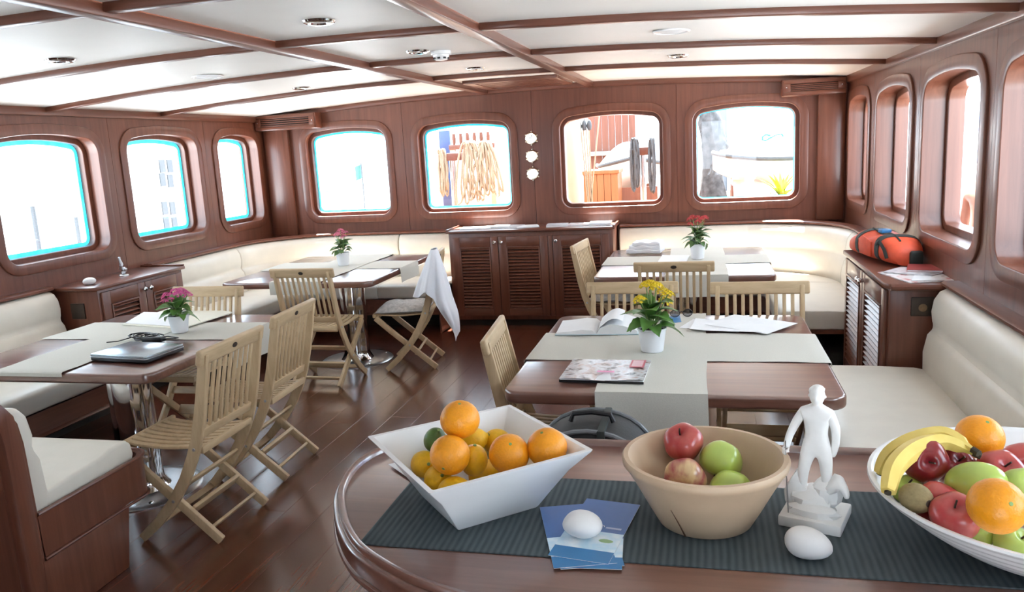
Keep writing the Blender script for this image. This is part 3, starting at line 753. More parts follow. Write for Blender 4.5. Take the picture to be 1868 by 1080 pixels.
runner('x', 6.30, .44, -.76, .49, .1, .1, .0015, 'linen runner lying crosswise on the back right table', 5)
runner('y', -.045, .43, 5.55, 7.0, .15, .1, .005, 'linen runner lying lengthwise on the back right table, hanging behind a chair', 6)
runner('x', 3.61, .50, -.775, .505, .03, .015, .0015, 'linen runner lying crosswise on the near right table under the book', 7)
runner('y', -.195, .42, 2.90, 4.30, .21, .1, .005, 'linen runner hanging down the front of the near right table', 8)

# ------------------------------------------------------------------ counter in the foreground
ZK = 1.0
t = thing('counter', 'mahogany serving counter with a rounded end in the foreground', 'counter', (.2, 1.35, 0))
KP = [(XR-.004, 1.735), (.5, 1.735), (-.30, 1.735), (-.50, 1.73), (-.62, 1.715), (-.70, 1.685), (-.745, 1.635), (-.767, 1.56), (-.763, 1.48), (-.742, 1.40), (-.709, 1.33), (-.66, 1.25), (-.60, 1.178), (-.52, 1.118), (-.446, 1.078), (-.33, 1.04), (-.15, 1.015), (.1, 1.005), (XR-.004, 1.0)]
def catmull(p, n=4):
    out = [p[0]]
    for i in range(len(p)-1):
        a, b, c, d = (Vector(p[max(i-1, 0)]), Vector(p[i]), Vector(p[i+1]), Vector(p[min(i+2, len(p)-1)]))
        for k in range(1, n+1):
            u = k/n
            out.append(tuple(.5*((2*b)+(c-a)*u+(2*a-5*b+4*c-d)*u*u+(3*b-a-3*c+d)*u**3)))
    return out
KP = [KP[0], KP[1]] + catmull(KP[2:-1], 4) + [KP[-1]]
def inset(pl, d):
    o = []
    for i, p in enumerate(pl):
        a = Vector(pl[max(i-1, 0)]); b = Vector(pl[min(i+1, len(pl)-1)]); tt = (b-a).normalized(); n = Vector((-tt.y, tt.x))
        o.append((p[0]+n.x*d, p[1]+n.y*d))
    return o
ob('worktop', MB().prism(KP, .958, ZK), M_TABLE, t, world=True, bevel=.009, seg=3)
rail = []
for o_, z in ((.009, ZK-.004), (.009, ZK+.008), (.012, ZK+.012), (.019, ZK+.012), (.023, ZK+.008), (.025, ZK-.002)):
    q = inset(KP, o_); rail.append([(a, b, z) for a, b in q])
ob('raised_rim', MB().loft([[rail[k][i] for k in range(6)] for i in range(len(KP))]), M_TABLE, t, world=True, ang=50)
ob('edge_bead', MB().tube([(a, b, .952) for a, b in inset(KP, .004)], .007, 8), M_TABLE, t, world=True)
ob('counter_front', MB().prism(inset(KP, .05), .04, .955), M_WALL, t, world=True)
ob('toe_board', MB().prism(inset(KP, .10), 0, .04), M_DARK, t, world=True)

# ------------------------------------------------------------------ black wheeled bag between counter and table
t = thing('travel_bag', 'black bag with an arched shiny top between the counter and the near table', 'bag', (-.355, 2.45, 0))
arch = [(-.185, .02)] + [(.185*math.cos(PI-PI*i/14)*1.0, .66+.135*math.sin(PI*i/14)) for i in range(15)] + [(.185, .02)]
ob('bag_body', MB().prism(arch, -.11, .11, lambda a, b, c: (a, c, b)), plain('black_nylon', (.010, .011, .012), .62, .15, 60, .2), t, bevel=.03, seg=3, ang=50)
for y in (-.105, .105):
    ob('piping', MB().tube([(a*1.0, y, b) for a, b in arch], .008, 8), plain('shiny_piping', (.16, .17, .18), .3, .1, 30), t)
ob('top_handle', MB().tube([(-.07, 0, .79), (-.06, 0, .815), (0, 0, .822), (.06, 0, .815), (.07, 0, .79)], .009, 8), M_BLACK, t)
ob('front_pocket', MB().box(-.14, .14, .105, .13, .08, .5), M_STRAP, t, bevel=.012)
ob('strap_buckle', MB().box(.03, .055, -.118, .118, .70, .80), M_STRAP, t, bevel=.004)
for s in (-1, 1): ob('wheel', MB().lathe([(.001, -.012), (.02, -.012), (.022, 0), (.02, .012), (.001, .012)], 14).xf(Matrix.Rotation(PI/2, 4, 'Y')), M_BLACK, t, loc=(s*.15, .07, .0225))

# ------------------------------------------------------------------ potted flowers
def leaf_mesh(name, L, Wd, curl):
    def fn(u, v):
        w = Wd*(math.sin(PI*min(1, u*1.02)**.75)**.8 if 0 < u < 1 else .02)*(1+.06*math.sin(u*26))
        s = (v-.5)*2
        return (s*w, u*L, curl*math.sin(u*2.0)*L*.5*(1-u*.9) - .25*abs(s)*w*-1 - u*u*L*.25)
    return mesh(MB().grid(fn, 9, 4), name, solid=-.001, ang=60)
def head_mesh(name, R, n, seed):
    rd = random.Random(seed); m = MB()
    for k in range(n):
        a = k*2.39996; rr = math.sqrt((k+.5)/n)
        c = Vector((R*rr*math.cos(a), R*rr*math.sin(a), R*.75*(1-rr*rr)+rd.uniform(-.003, .003)))
        nrm = Vector((rr*math.cos(a)*.9, rr*math.sin(a)*.9, 1)).normalized()
        t1 = nrm.orthogonal().normalized(); t2 = nrm.cross(t1); ro = rd.uniform(0, 1.5); s = R*.30
        for q in range(5):
            b = ro+q*2*PI/5
            d = (t1*math.cos(b)+t2*math.sin(b)); e = (t1*math.cos(b+PI/2)+t2*math.sin(b+PI/2))
            m.add([c-nrm*.003, c+d*s*.55+e*s*.32+nrm*.001, c+d*s+nrm*.003, c+d*s*.55-e*s*.32+nrm*.001], [(0, 1, 2, 3)])
    # green calyx under the florets
    m2 = MB(); 
    return mesh(m, name, smooth=False)
def pot_plant(loc, label, petal, rpot, hpot, hplant, nleaf, heads, leafm, llen, seed, spread=.9):
    rd = random.Random(seed)
    t = thing('potted_flower', label, 'flower pot', loc, rd.uniform(0, 3), 'white flower pots on the tables')
    r0, r1 = rpot*.80, rpot
    ob('pot', MB().lathe([(.001, 0), (r0-.004, 0), (r0, .004), (r1, hpot-.012), (r1+.003, hpot-.010), (r1+.003, hpot), (r1-.003, hpot), (r1-.006, hpot-.014), (.001, hpot-.016)], 32), M_POT, t)
    ob('soil', MB().lathe([(.001, hpot-.008), (r1-.007, hpot-.010), (r1-.007, hpot-.02)], 20), M_SOIL, t)
    lm = [leaf_mesh('leaf', llen*k*1.12, llen*.42*k, c) for k, c in ((1, .5), (.82, .75), (.65, .9))]
    for k in range(nleaf):
        a = k*2.39996+rd.uniform(-.3, .3); q = k/nleaf
        el = -.25+1.15*q+rd.uniform(-.12, .12)
        z = hpot-.004+(hplant*.50)*q
        l = link('leaf', lm[k % 3], leafm, t, loc=(r1*.35*math.cos(a)*(1-q*.6), r1*.35*math.sin(a)*(1-q*.6), z), rot=(el, rd.uniform(-.3, .3), a-PI/2))
    st = MB()
    hm = [head_mesh('flower_head', R, n, seed*10+i) for i, (R, n) in enumerate(((.031, 26), (.024, 18)))]
    for k, (dx, dy, z, big) in enumerate(heads):
        p = Vector((dx, dy, hpot+z))
        ob('stem', MB().tube([(dx*.15, dy*.15, hpot-.01), (dx*.5, dy*.5, hpot+z*.5), tuple(p)], .0028, 6), M_STEM, t)
        link('flower_head', hm[0 if big else 1], petal, t, loc=p-Vector((0, 0, .006)), rot=(rd.uniform(-.3, .3), rd.uniform(-.3, .3), rd.uniform(0, 6)))
    return t
def rot2(l, a): return l
pA = pot_plant(P(329, 606, .745), 'white pot of bright pink flowers beside the laptop', M_PINK, .055, .10, .13, 20,
    [(.0, 0, .135, 1), (.05, .01, .12, 1), (-.045, .02, .115, 1), (.02, -.03, .125, 1), (-.03, -.035, .10, 0), (.035, .04, .13, 1), (-.06, -.01, .09, 0), (.06, -.02, .11, 1)], M_LEAF, .095, 3)
pB = pot_plant(P(627, 484, .745), 'white pot of rose pink flowers on the back left table', M_ROSE, .058, .115, .16, 18,
    [(.0, 0, .19, 1), (.06, .01, .16, 1), (-.06, .02, .165, 1), (.02, -.04, .17, 0), (-.05, -.03, .14, 1), (.05, .05, .15, 0)], M_LEAF2, .09, 5)
pC = pot_plant(P(1273, 472, .745), 'white pot of red flowers on the back right table', M_RED, .06, .12, .18, 24,
    [(.0, 0, .20, 1), (.06, .01, .19, 1), (-.06, .02, .195, 0), (.03, -.05, .20, 1), (-.04, -.05, .18, 0), (.07, .05, .17, 1), (-.08, -.01, .16, 0), (.0, .06, .2, 1)], M_LEAF2, .10, 8)
pD = pot_plant(P(1190, 640, .745), 'white pot of yellow flowers on the near right table', M_YEL, .062, .108, .17, 20,
    [(.0, 0, .195, 1), (.02, -.02, .19, 1), (-.02, .01, .19, 1), (.055, .0, .16, 1), (.07, -.02, .15, 1), (-.055, -.03, .135, 1), (.065, .02, .115, 1), (.0, .04, .19, 1), (.03, .03, .18, 1)], M_LEAF, .115, 11)
pD.rotation_euler.z = YAW; 

# ------------------------------------------------------------------ things on the laptop table
z = ZT+.009
def frame(o0, o1):                                # angle of the direction from o0 to o1
    d = Vector(o1)-Vector(o0); return math.atan2(d.y, d.x)
lp = [P(166, 657, .752), P(293, 664, .752), P(337, 636, .752), P(213, 630, .752)]
ctr = (lp[0]+lp[1]+lp[2]+lp[3])/4
t = thing('laptop', 'closed silver and black laptop on the near left table', 'laptop', (ctr.x, ctr.y, ZT+.007), frame(lp[0], lp[1]))
ob('laptop_base', MB().prism(rrect(.36, .26, .012, 3), .003, .020), M_BLACK, t, bevel=.003)
ob('laptop_lid', MB().prism(rrect(.36, .262, .014, 3), .022, .036), M_LAPTOP, t, bevel=.004)
ob('lid_edge', MB().prism(rrect(.364, .266, .014, 3), .0195, .0225), M_STEEL, t)
ob('hinge_bar', MB().box(-.15, .15, .128, .138, .012, .03), M_BLACK, t, bevel=.003)
for sx in (-1, 1):
    for sy in (-1, 1): ob('rubber_foot', MB().lathe([(.008, 0), (.008, .004), (.001, .004)], 8), M_BLACK, t, loc=(sx*.15, sy*.1, 0))
c = P(272, 619, .75)
t = thing('power_cable', 'coiled black power cable behind the closed laptop', 'cable', (c.x, c.y, ZT+.009))
rd = random.Random(4)
pts = []
for k in range(90):
    a = k*.42; r = .045+.02*math.sin(k*.37)+.012*math.sin(k*.9)
    pts.append((r*1.5*math.cos(a)-.01, r*.8*math.sin(a)+.004*math.sin(k), .006+.025*abs(math.sin(k*.23))))
ob('coiled_cord', MB().tube(pts, .0035, 6), M_BLACK, t)
ob('power_brick', MB().box(.0, .12, -.06, -.015, .0, .028), M_BLACK, t, bevel=.005)
a0 = P(225, 600, .75)-c
ob('loose_cord', MB().tube([(-.05, .06, .012), (-.10, .05, .014), (-.125, .0, .010), (-.15, -.06, .006), (-.19, -.10, .010)], .003, 6), M_BLACK, t)
ob('loose_cord', MB().tube([(.1, -.03, .012), (.15, -.05, .02), (.19, -.03, .016), (.185, .0, .012), (.12, .0, .02), (.05, .0, .012)], .003, 6), M_BLACK, t)
# folders behind the flower pot
q = [P(222, 592, .75), P(330, 600, .75), P(425, 570, .75), P(330, 556, .75)]
def slab(name, corners, z0, th, mat, label, cat, bevel=0, group=None, **k):
    c = sum(corners, Vector((0, 0, 0)))/len(corners)
    m = MB().prism([(p.x-c.x, p.y-c.y) for p in corners], 0, th)
    o = ob(name, m, mat, None, loc=(c.x, c.y, z0), bevel=bevel, **k); return tag(o, label, cat, group)
slab('paper_folder', q, ZT+.009, .006, M_PAPERC, 'flat cream paper folder behind the pink flowers', 'folder')
q2 = [P(228, 588, .76), P(322, 594, .76), P(350, 570, .76), P(262, 568, .76)]
slab('paper_sheet', q2, ZT+.0165, .002, M_PAPER, 'loose white sheets lying on the cream folder behind the pink flowers', 'papers')

# ------------------------------------------------------------------ back tables
t = thing('folded_towel', 'folded white towel on the back right table', 'towel', tuple(P(1178, 458, .75).xy)+(ZT+.005,), -.12)
def fold(w, d, z0, h, ph):
    prof = [(-d/2, z0), (d/2-.02, z0), (d/2, z0+h*.3), (d/2, z0+h*.7), (d/2-.02, z0+h), (-d/2, z0+h*.96)]
    return MB().loft([[(-w/2+w*i/10, a*(1+.05*math.sin(i+ph)), b+(.006*math.sin(i*1.3+ph) if b > z0 else 0)) for a, b in prof] for i in range(11)])
for k in range(3):
    ob('towel_fold', fold(.29-.03*k, .24-.02*k, .002+.030*k, .033, k*1.7), M_TOWEL, t, loc=(.01*k, 0, 0), bevel=.006, ang=60)
slab('paper_sheet', [P(1200, 478, .75), P(1252, 478, .75), P(1258, 466, .75), P(1208, 466, .75)], ZT+.012, .002, M_PAPER, 'white sheet of paper beside the pot of red flowers', 'paper')

# ------------------------------------------------------------------ near right table
# open book
bc = (P(1025, 618, .75)+P(1168, 618, .75)+P(1050, 583, .75)+P(1155, 580, .75))/4
t = thing('open_book', 'open white book lying beside the yellow flowers', 'book', (bc.x-.02, bc.y, ZT+.009), .04)
for s in (-1, 1):
    pr = [(0, .004), (s*.02, .022 if s < 0 else .035), (s*.07, .026 if s < 0 else .052), (s*.13, .018 if s < 0 else .045), (s*.2, .012 if s < 0 else .02), (s*.2, .003), (0, .0025)]
    ob('page_block', MB().loft([[(a, -.13+.26*i/4, b+.001*i) for a, b in pr] for i in range(5)]), M_PAPER, t, ang=60)
    ob('book_cover', MB().box(min(0, s*.206), max(0, s*.206), -.134, .134, 0, .0025), plain('pale_blue_cover', (.5, .62, .66), .5, .05, 9), t)
ob('turning_page', MB().grid(lambda u, v: (.01+.12*u, -.125+.25*v, .03+.05*math.sin(u*2.3)), 8, 2), M_PAPER, t, solid=.0008)
# loose papers
def sheet(cx, cy, rz, z, label, curl=0.0, w=.21, h=.297, mat=M_PAPER):
    m = MB().grid(lambda u, v: ((u-.5)*w, (v-.5)*h, curl*((u-.5)**2*.06+max(0, v-.75)*.05)), 8, 8)
    o = ob('paper_sheet', m, mat, None, loc=(cx, cy, z), rot=(0, 0, rz), solid=-.0006, ang=60)
    return tag(o, label, 'paper', 'loose papers on the near right table')
pc = P(1345, 590, .75)
sheet(pc.x-.11, pc.y-.03, 1.25, ZT+.0085, 'white paper sheet at the bottom of the loose pile, sticking out to the left')
sheet(pc.x-.05, pc.y-.07, 1.45, ZT+.0105, 'white paper sheet with a wavy front edge in the loose pile', .5, .24, .34)
sheet(pc.x+.06, pc.y-.01, .95, ZT+.0125, w=.28, h=.36, label= 'white paper sheet on top of the loose pile, pointing to the right')
t = thing('eyeglasses', 'dark eyeglasses lying left of the loose papers', 'glasses', tuple(P(1243, 578, .75).xy)+(ZT+.012,), .2)
for s in (-1, 1):
    ob('lens_rim', MB().tube([(s*.033+.025*math.cos(2*PI*i/16), .0, .02+.018*math.sin(2*PI*i/16)) for i in range(17)], .002, 6), M_BLACK, t)
    ob('lens', MB().lathe([(.001, 0), (.023, .0005), (.001, .001)], 16).xf(Matrix.Translation((s*.033, 0, .02)) @ Matrix.Rotation(PI/2, 4, 'X')), glass_mat('dark_lens', (.55, .55, .58), .1), t)
    ob('temple', MB().tube([(s*.058, 0, .026), (s*.06, .09, .022), (s*.055, .12, .003)], .002, 6), M_BLACK, t)
ob('bridge', MB().tube([(-.009, 0, .025), (0, -.002, .029), (.009, 0, .025)], .002, 6), M_BLACK, t)
slab('leaflet', [P(1215, 590, .75), P(1243, 586, .75), P(1240, 574, .75), P(1216, 577, .75)], ZT+.0085, .001, M_BLUE2, 'small blue leaflet beside the pot of yellow flowers', 'leaflet')
# magazine
mc = (P(1022, 695, .75)+P(1177, 702, .75)+P(1187, 660, .75)+P(1042, 660, .75))/4
t = thing('magazine', 'glossy magazine with a pink and grey cover on the near right table', 'magazine', (mc.x, mc.y, ZT+.0085), -.04)
ob('pages', MB().box(-.165, .165, -.145, .145, 0, .012), M_PAPER, t, bevel=.002)
ob('cover', MB().grid(lambda u, v: ((u-.5)*.336, (v-.5)*.296, .0135+.004*math.sin(u*9)*(1-v)), 16, 8), M_MAG1, t, solid=-.001)
ob('back_cover', MB().box(-.168, .168, -.148, -.1455, .0, .010), M_BLACK, t)
ob('title_block', MB().grid(lambda u, v: (-.03+.07*u, -.06+.022*v, .0195), 2, 2), plain('pink_print', (.75, .2, .42), .3), t, solid=-.0006)
ob('cover_panel', MB().grid(lambda u, v: (.09+.06*u, .02+.11*v, .0195), 2, 2), plain('red_print', (.62, .12, .16), .3), t, solid=-.0006)
ob('cover_panel', MB().grid(lambda u, v: (.098+.044*u, .03+.09*v, .0203), 2, 2), plain('rose_print', (.8, .5, .55), .3), t, solid=-.0006)

# ------------------------------------------------------------------ things on the cabinets
def pebble(loc, sx, sy, sz, rz, label, mat=M_STONE, seed=0, rx=0, egg=0.0, name='white_stone'):
    rd = random.Random(seed); ph = [rd.uniform(0, 6) for _ in range(4)]
    m = MB(); rings = []
    for i in range(1, 16):
        th = PI*i/16; ring_ = []
        for j in range(24):
            f = 2*PI*j/24
            k = 1+.04*math.sin(2*f+ph[0])+.03*math.sin(3*f+ph[1]+th*2)+.03*math.sin(th*3+ph[2])
            x = math.sin(th)*math.cos(f)*k; y = math.sin(th)*math.sin(f)*k; zz = math.cos(th)
            x = x*(1+egg*x)
            y = y*(1-egg*.4*x)
            ring_.append((x*sx, y*sy, zz*sz))
        rings.append(ring_)
    m.loft(rings)
    zmin = min(v[2] for v in m.v)
    m.xf(Matrix.Rotation(rx, 4, 'Y')); zmin = min(v[2] for v in m.v)
    o = ob(name, m, mat, None, loc=(loc[0], loc[1], loc[2]-zmin), rot=(0, 0, rz), ang=80)
    return tag(o, label, 'stone')
pebble(P(164, 519, .886), .045, .035, .025, .5, 'smooth white stone on the left cabinet', seed=2)
fp = P(226, 503, .885)
t = thing('figurine', 'small silver figurine on the left cabinet', 'figurine', tuple(fp))
ob('figurine_base', MB().lathe([(.001, .012), (.03, .012), (.036, .006), (.036, 0)], 16), M_STEEL, t)
skin('figure', [(0, 0, .012), (0, .0, .05), (-.005, 0, .09), (-.018, 0, .125), (-.02, 0, .145), (.02, 0, .03), (.03, 0, .06), (-.02, .0, .07), (-.03, 0, .05)], [(0, 1), (1, 2), (2, 3), (3, 4), (1, 5), (5, 6), (2, 7), (7, 8)],
     [.018, .014, .012, .008, .011, .010, .012, .008, .007], M_STEEL, t, 1)
# magazines on the front cabinet
def mag(c, rz, w, h, th, mat, label, z, group=None):
    t = thing('magazine', label, 'magazine', (c[0], c[1], z), rz, group)
    ob('pages', MB().box(-w/2+.002, w/2-.002, -h/2+.002, h/2-.002, .0008, th-.0008), M_PAPER, t)
    ob('cover', MB().box(-w/2, w/2, -h/2, h/2, th-.0008, th), mat, t); ob('back_cover', MB().box(-w/2, w/2, -h/2, h/2, 0, .0008), mat, t)
    return t
G = 'papers and magazines on the front cabinet'
mag((-2.12, 7.40), .1, .30, .22, .008, M_PAPER, 'pale magazine at the left end of the front cabinet', .9255, G)
mag((-1.83, 7.42), -.15, .30, .22, .014, M_MAG3, 'thicker grey magazine left of the middle of the front cabinet', .9255, G)
mag((-1.62, 7.40), .3, .21, .2, .010, M_PAPER, 'white booklet behind the two neighbouring knobs on the front cabinet', .9255, G)
mag((-1.33, 7.40), .1, .2, .22, .016, M_MAG3, 'small stack-like grey booklet right of the middle of the front cabinet', .9255, G)
mag((-1.1, 7.42), -.05, .26, .22, .012, M_MAG2, 'reddish white magazine near the right end of the front cabinet', .9255, G)
mag((-.925, 7.42), .05, .2, .26, .02, M_MAG3, 'blue grey book at the right end of the front cabinet', .9255, G)
# right cabinet: magazines
G = 'magazines on the right cabinet'
mg = lambda x, y: P(x, y, .89)
mag(mg(1675, 503).xy, .25, .27, .36, .005, M_MAG2, 'reddish magazine at the bottom of the pile on the right cabinet', .8855, G)
mag(mg(1670, 497).xy, .9, .20, .26, .006, M_MAG3, 'grey folded magazine in the middle of the pile on the right cabinet', .8915, G)
mag((mg(1688, 493).x, mg(1688, 493).y), -.25, .18, .22, .009, M_MAGR, 'dark red booklet on top of the pile beside the orange bag', .8985, G)
slab('paper_sheet', [mg(1662, 513), mg(1722, 512), mg(1712, 500), mg(1668, 503)], .8918, .002, M_PAPER, 'white sheet at the front of the magazine pile on the right cabinet', 'paper')
# orange bag
b0, b1 = mg(1548, 458), mg(1690, 478)
t = thing('duffel_bag', 'orange red nylon bag with dark straps lying on the right cabinet', 'bag', (1.075, 5.27, .890), .20)
LEN = .76
def bagring(u):
    y = LEN/2-LEN*u                               # far end is thin and pointed
    e = min(1, (u/.34))**.8 if u < .34 else 1
    w = .128*(.25+.75*e)*(1-.45*max(0, (u-.80)/.20)**2); h = .078*(.28+.72*e)*(1-.5*max(0, (u-.80)/.20)**2)
    h *= 1+.05*math.sin(u*19); w *= 1+.04*math.sin(u*13)
    return [(w*math.copysign(abs(math.cos(a))**.75, math.cos(a))-.01*(1-e), y, h+h*math.copysign(abs(math.sin(a))**.7, math.sin(a))+.004*math.sin(3*a+u*9)*(math.sin(a) > 0)) for a in [2*PI*k/28 for k in range(28)]]
ob('bag_body', MB().loft([bagring(i/26) for i in range(27)]), M_NYLON, t, ang=60)
def strap(u, grow=1.03, wd=.03):
    return MB().loft([[( (p[0])*grow, p[1], .078+(p[2]-.078)*grow+.001) for p in bagring(uu)] for uu in (u-wd, u, u+wd)], cap=False)
for u in (.42, .80): ob('strap', strap(u), M_STRAP, t, solid=.003, ang=60)
ob('grab_handle', MB().tube([(-.122, LEN/2-LEN*.78, .11), (-.128, LEN/2-LEN*.86, .135), (-.115, LEN/2-LEN*.91, .09), (-.105, LEN/2-LEN*.93, .04)], .013, 8, .4), M_STRAP, t)
ob('side_pocket', MB().loft([[(-.122-.012*s, LEN/2-LEN*u, zz) for u, zz in ((.50, .03), (.72, .03), (.72, .12), (.55, .145), (.47, .12))] for s in (0, 1)]), M_NYLON, t, bevel=.006)
ob('zip', MB().tube([(-.02, LEN/2-LEN*u, bagring(u)[7][2]+.003) for u in [.4+.5*k/10 for k in range(11)]], .006, 6), M_STRAP, t)
ob('buckle', MB().box(-.03, .03, LEN/2-LEN*.60, LEN/2-LEN*.52, .155, .178), M_BLUE2, t, bevel=.006)
ob('end_pouch', MB().box(.0, .075, -LEN/2-.02, -LEN/2+.02, .0, .085), M_STRAP, t, bevel=.015, seg=3)

# ------------------------------------------------------------------ white towel hung on the chair back
def towel():
    """cloth draped like a cloak over the near end of the chair's top rail (chair-local frame)"""
    def sm(a, b, t): t = min(1, max(0, (t-a)/(b-a))); return t*t*(3-2*t)
    def fn(u, v):
        a = 2*PI*v; s_ = math.sin(a); c_ = math.cos(a)          # c_ > 0: behind the back, c_ < 0: over the seat
        zb = .60-.33*sm(-.1, .75, c_)+.03*math.sin(3*a+1)-.02*math.sin(5*a)
        z = .948-u*(.948-zb); drop = max(0.0, .948-z)
        w = .115+.13*min(1, drop/.30)**.75; w *= 1-.55*sm(.42, .68, drop)
        dp = .018+.105*min(1, drop/.40)**.8; dp *= 1-.45*sm(.45, .70, drop)
        k = 1+.10*math.sin(7*a+drop*4)*min(1, drop*5)+.05*math.sin(11*a)*min(1, drop*4)
        y0 = -.285+.16*drop*(1 if c_ < 0 else .35) - .20*sm(.35, .7, drop)*.6
        return (-.195+w*.62*k*s_, y0-dp*k*c_, z)
    o = ob('hanging_towel', MB().grid(fn, 30, 72), M_TOWEL, None, loc=(-2.31, 5.88, 0), rot=(0, 0, D(100)), solid=-.004, ang=70)
    return tag(o, 'white towel hung over the back of the chair beside the back left table', 'towel')
towel()

# ------------------------------------------------------------------ things on the counter
o = ob('place_mat', MB().box(-.60, 1.10, 1.203, 1.52, ZK, ZK+.003), M_MAT, None, bevel=.001, seg=1)
tag(o, 'long dark grey green woven mat on the counter', 'mat')
ZM = ZK+.0032
# sheet of paper under the square bowl
o = ob('paper_sheet', MB().grid(lambda u, v: ((u-.5)*.21, (v-.5)*.15, .0), 4, 4), M_PAPER, None, loc=(-.553, 1.533, ZM+.0002), rot=(0, 0, D(-43)), solid=-.0006)
tag(o, 'white sheet of paper under the square fruit bowl', 'paper')
# square bowl
ZQ = ZM+.0012
t = thing('square_bowl', 'white square flared bowl full of oranges and lemons', 'bowl', (-.427, 1.387, ZQ), D(-48.5))
def sq(h, z, r=.004): return [(x, y, z) for x, y in rrect(2*h, 2*h, min(r, h*.3), 2)]
ob('bowl_wall', MB().loft([sq(.083, .0), sq(.086, .004), sq(.104, .036), sq(.130, .080), sq(.1605, .118), sq(.1625, .122), sq(.153, .122), sq(.122, .080), sq(.096, .036), sq(.078, .014), sq(.02, .012)]), M_WHITE, t, ang=30)
PEND = []
def rin(tab, h):
    R = tab[0][1]
    for (h0, r0), (h1, r1) in zip(tab[:-1], tab[1:]):
        if h0 <= h <= h1: R = r0+(r1-r0)*(h-h0)/(h1-h0)
        elif h > h1: R = r1+(h-h1)*.8
    return R
def settle():
    """push the waiting fruit apart and keep it inside its bowl, then build it"""
    cs = [Vector(a[1]) for a, k in PEND]
    rs = [a[2]*{'lemon': .98, 'mango': .95, 'apple': .93}.get(a[6], .95) for a, k in PEND]
    for it in range(150):
        for i in range(len(cs)):
            for j in range(i):
                d = cs[i]-cs[j]; ov = rs[i]+rs[j]-d.length
                if ov > .0005:
                    n = d.normalized(); m = n*(ov*.5); cs[i] += m*.8; cs[j] -= m*.8
        for i, (a, k) in enumerate(PEND):
            bx_, by_, tab, shape = k['bowl']; r = rs[i]
            c = cs[i]; c.z = max(c.z, ZM+.014+r)
            R = max(.004, rin(tab, c.z-ZM)-r*(1.03 if shape != 'round' else 1.08))
            if shape == 'round':
                v = Vector((c.x-bx_, c.y-by_)); rho = min(v.length, rin(tab, c.z-ZM)-.35*r); q = Vector((rho, c.z-ZM))
                prof = [Vector((0, tab[1][0]))]+[Vector((R_, h_)) for h_, R_ in tab[1:]]
                for p0, p1 in zip(prof[:-1], prof[1:]):
                    s_ = max(0, min(1, (q-p0).dot(p1-p0)/(p1-p0).length_squared)); nr = p0+(p1-p0)*s_; d_ = q-nr
                    if d_.length < r*1.03 and d_.length > 1e-6: q = nr+d_.normalized()*(r*1.03)
                if v.length > 1e-6: v = v.normalized()*max(0, q.x); c.x, c.y = bx_+v.x, by_+v.y
                c.z = ZM+q.y
            else:
                v = Matrix.Rotation(-shape, 2) @ Vector((c.x-bx_, c.y-by_)); v.x = max(-R, min(R, v.x)); v.y = max(-R, min(R, v.y))
                v = Matrix.Rotation(shape, 2) @ v; c.x, c.y = bx_+v.x, by_+v.y
    for (a, k), c in zip(PEND, cs):
        k.pop('bowl'); a = list(a); a[1] = c; ball(*a, **k)
    PEND.clear()
def ball(name, c, r, mat, label, cat, kind='sphere', rot=(0, 0, 0), group=None, stem=True, bowl=None):
    """fruit with its centre at c"""
    if bowl:
        PEND.append(((name, c, r, mat, label, cat, kind, rot, group, stem), {'bowl': bowl})); return
    prof = []
    n = 18
    for i in range(n+1):
        a = PI*i/n - PI/2
        x, z = math.cos(a), math.sin(a)
        if kind == 'orange': x, z = x*1.0, z*.95 - (.04*math.exp(-(x/.2)**2))*(1 if z > 0 else 0)
        if kind == 'apple':
            x = x*(1+.10*z); z = z*.92 - (.30*math.exp(-(x/.30)**2) if z > 0 else -.16*math.exp(-(x/.25)**2))
        if kind == 'lemon':
            z = z*1.18 + .17*math.copysign(math.exp(-(x/.16)**2), z); x *= .92
        if kind == 'mango': z *= 1.25; x *= .9
        if kind == 'kiwi': z *= 1.12; x *= .92
        prof.append((max(.0006, x*r), z*r))
    lobes = {'apple': .035, 'orange': .008, 'lemon': .01, 'mango': .05, 'kiwi': .01}.get(kind, 0)
    m = MB().lathe(prof, 28)
    m.v = [(x*(1+lobes*math.cos(5*math.atan2(y, x))*(1 if kind == 'apple' else .5)), y*(1+lobes*math.cos(5*math.atan2(y, x))*(1 if kind == 'apple' else .5)), z) for x, y, z in m.v]
    t = thing(name, label, cat, c, 0, group); t.rotation_euler = rot
    ob(name+'_body' if False else 'skin', m, mat, t, ang=80)
    if kind == 'apple' and stem:
        ob('stalk', MB().tube([(0, 0, r*.58), (.001, 0, r*.8), (.004, .001, r*1.05)], .0016, 6), M_OUTLET, t)
    if kind in ('orange', 'lemon') and stem:
        ob('stem_scar', MB().lathe([(.0006, r*(.925 if kind == 'orange' else 1.36)), (.003, r*(.923 if kind == 'orange' else 1.355)), (.0035, r*(.88 if kind == 'orange' else 1.3))], 8), M_STEM, t)
    if kind == 'kiwi':
        ob('stem_scar', MB().lathe([(.0006, r*1.13), (.005, r*1.125), (.006, r*1.08)], 8), M_OUTLET, t)
    return t
GS = 'fruit in the white square bowl'; SB = (-.427, 1.387, [(0, .07), (.014, .078), (.036, .096), (.08, .122), (.122, .153)], D(-48.5))
for px, py, z, l, rot in ((839, 766, 1.168, 'orange on top of the pile in the square bowl', (.2, .1, 0)), (826, 833, 1.112, 'orange with its dark navel facing front in the square bowl', (2.0, .25, 0)),
                          (929, 828, 1.110, 'large orange in the middle front of the square bowl', (.6, .3, 0)), (1002, 815, 1.118, 'orange at the right corner of the square bowl', (.3, -.2, 0))):
    ball('orange', P(px, py, z), .0385, M_ORANGE, l, 'orange', 'orange', rot, GS, bowl=SB)
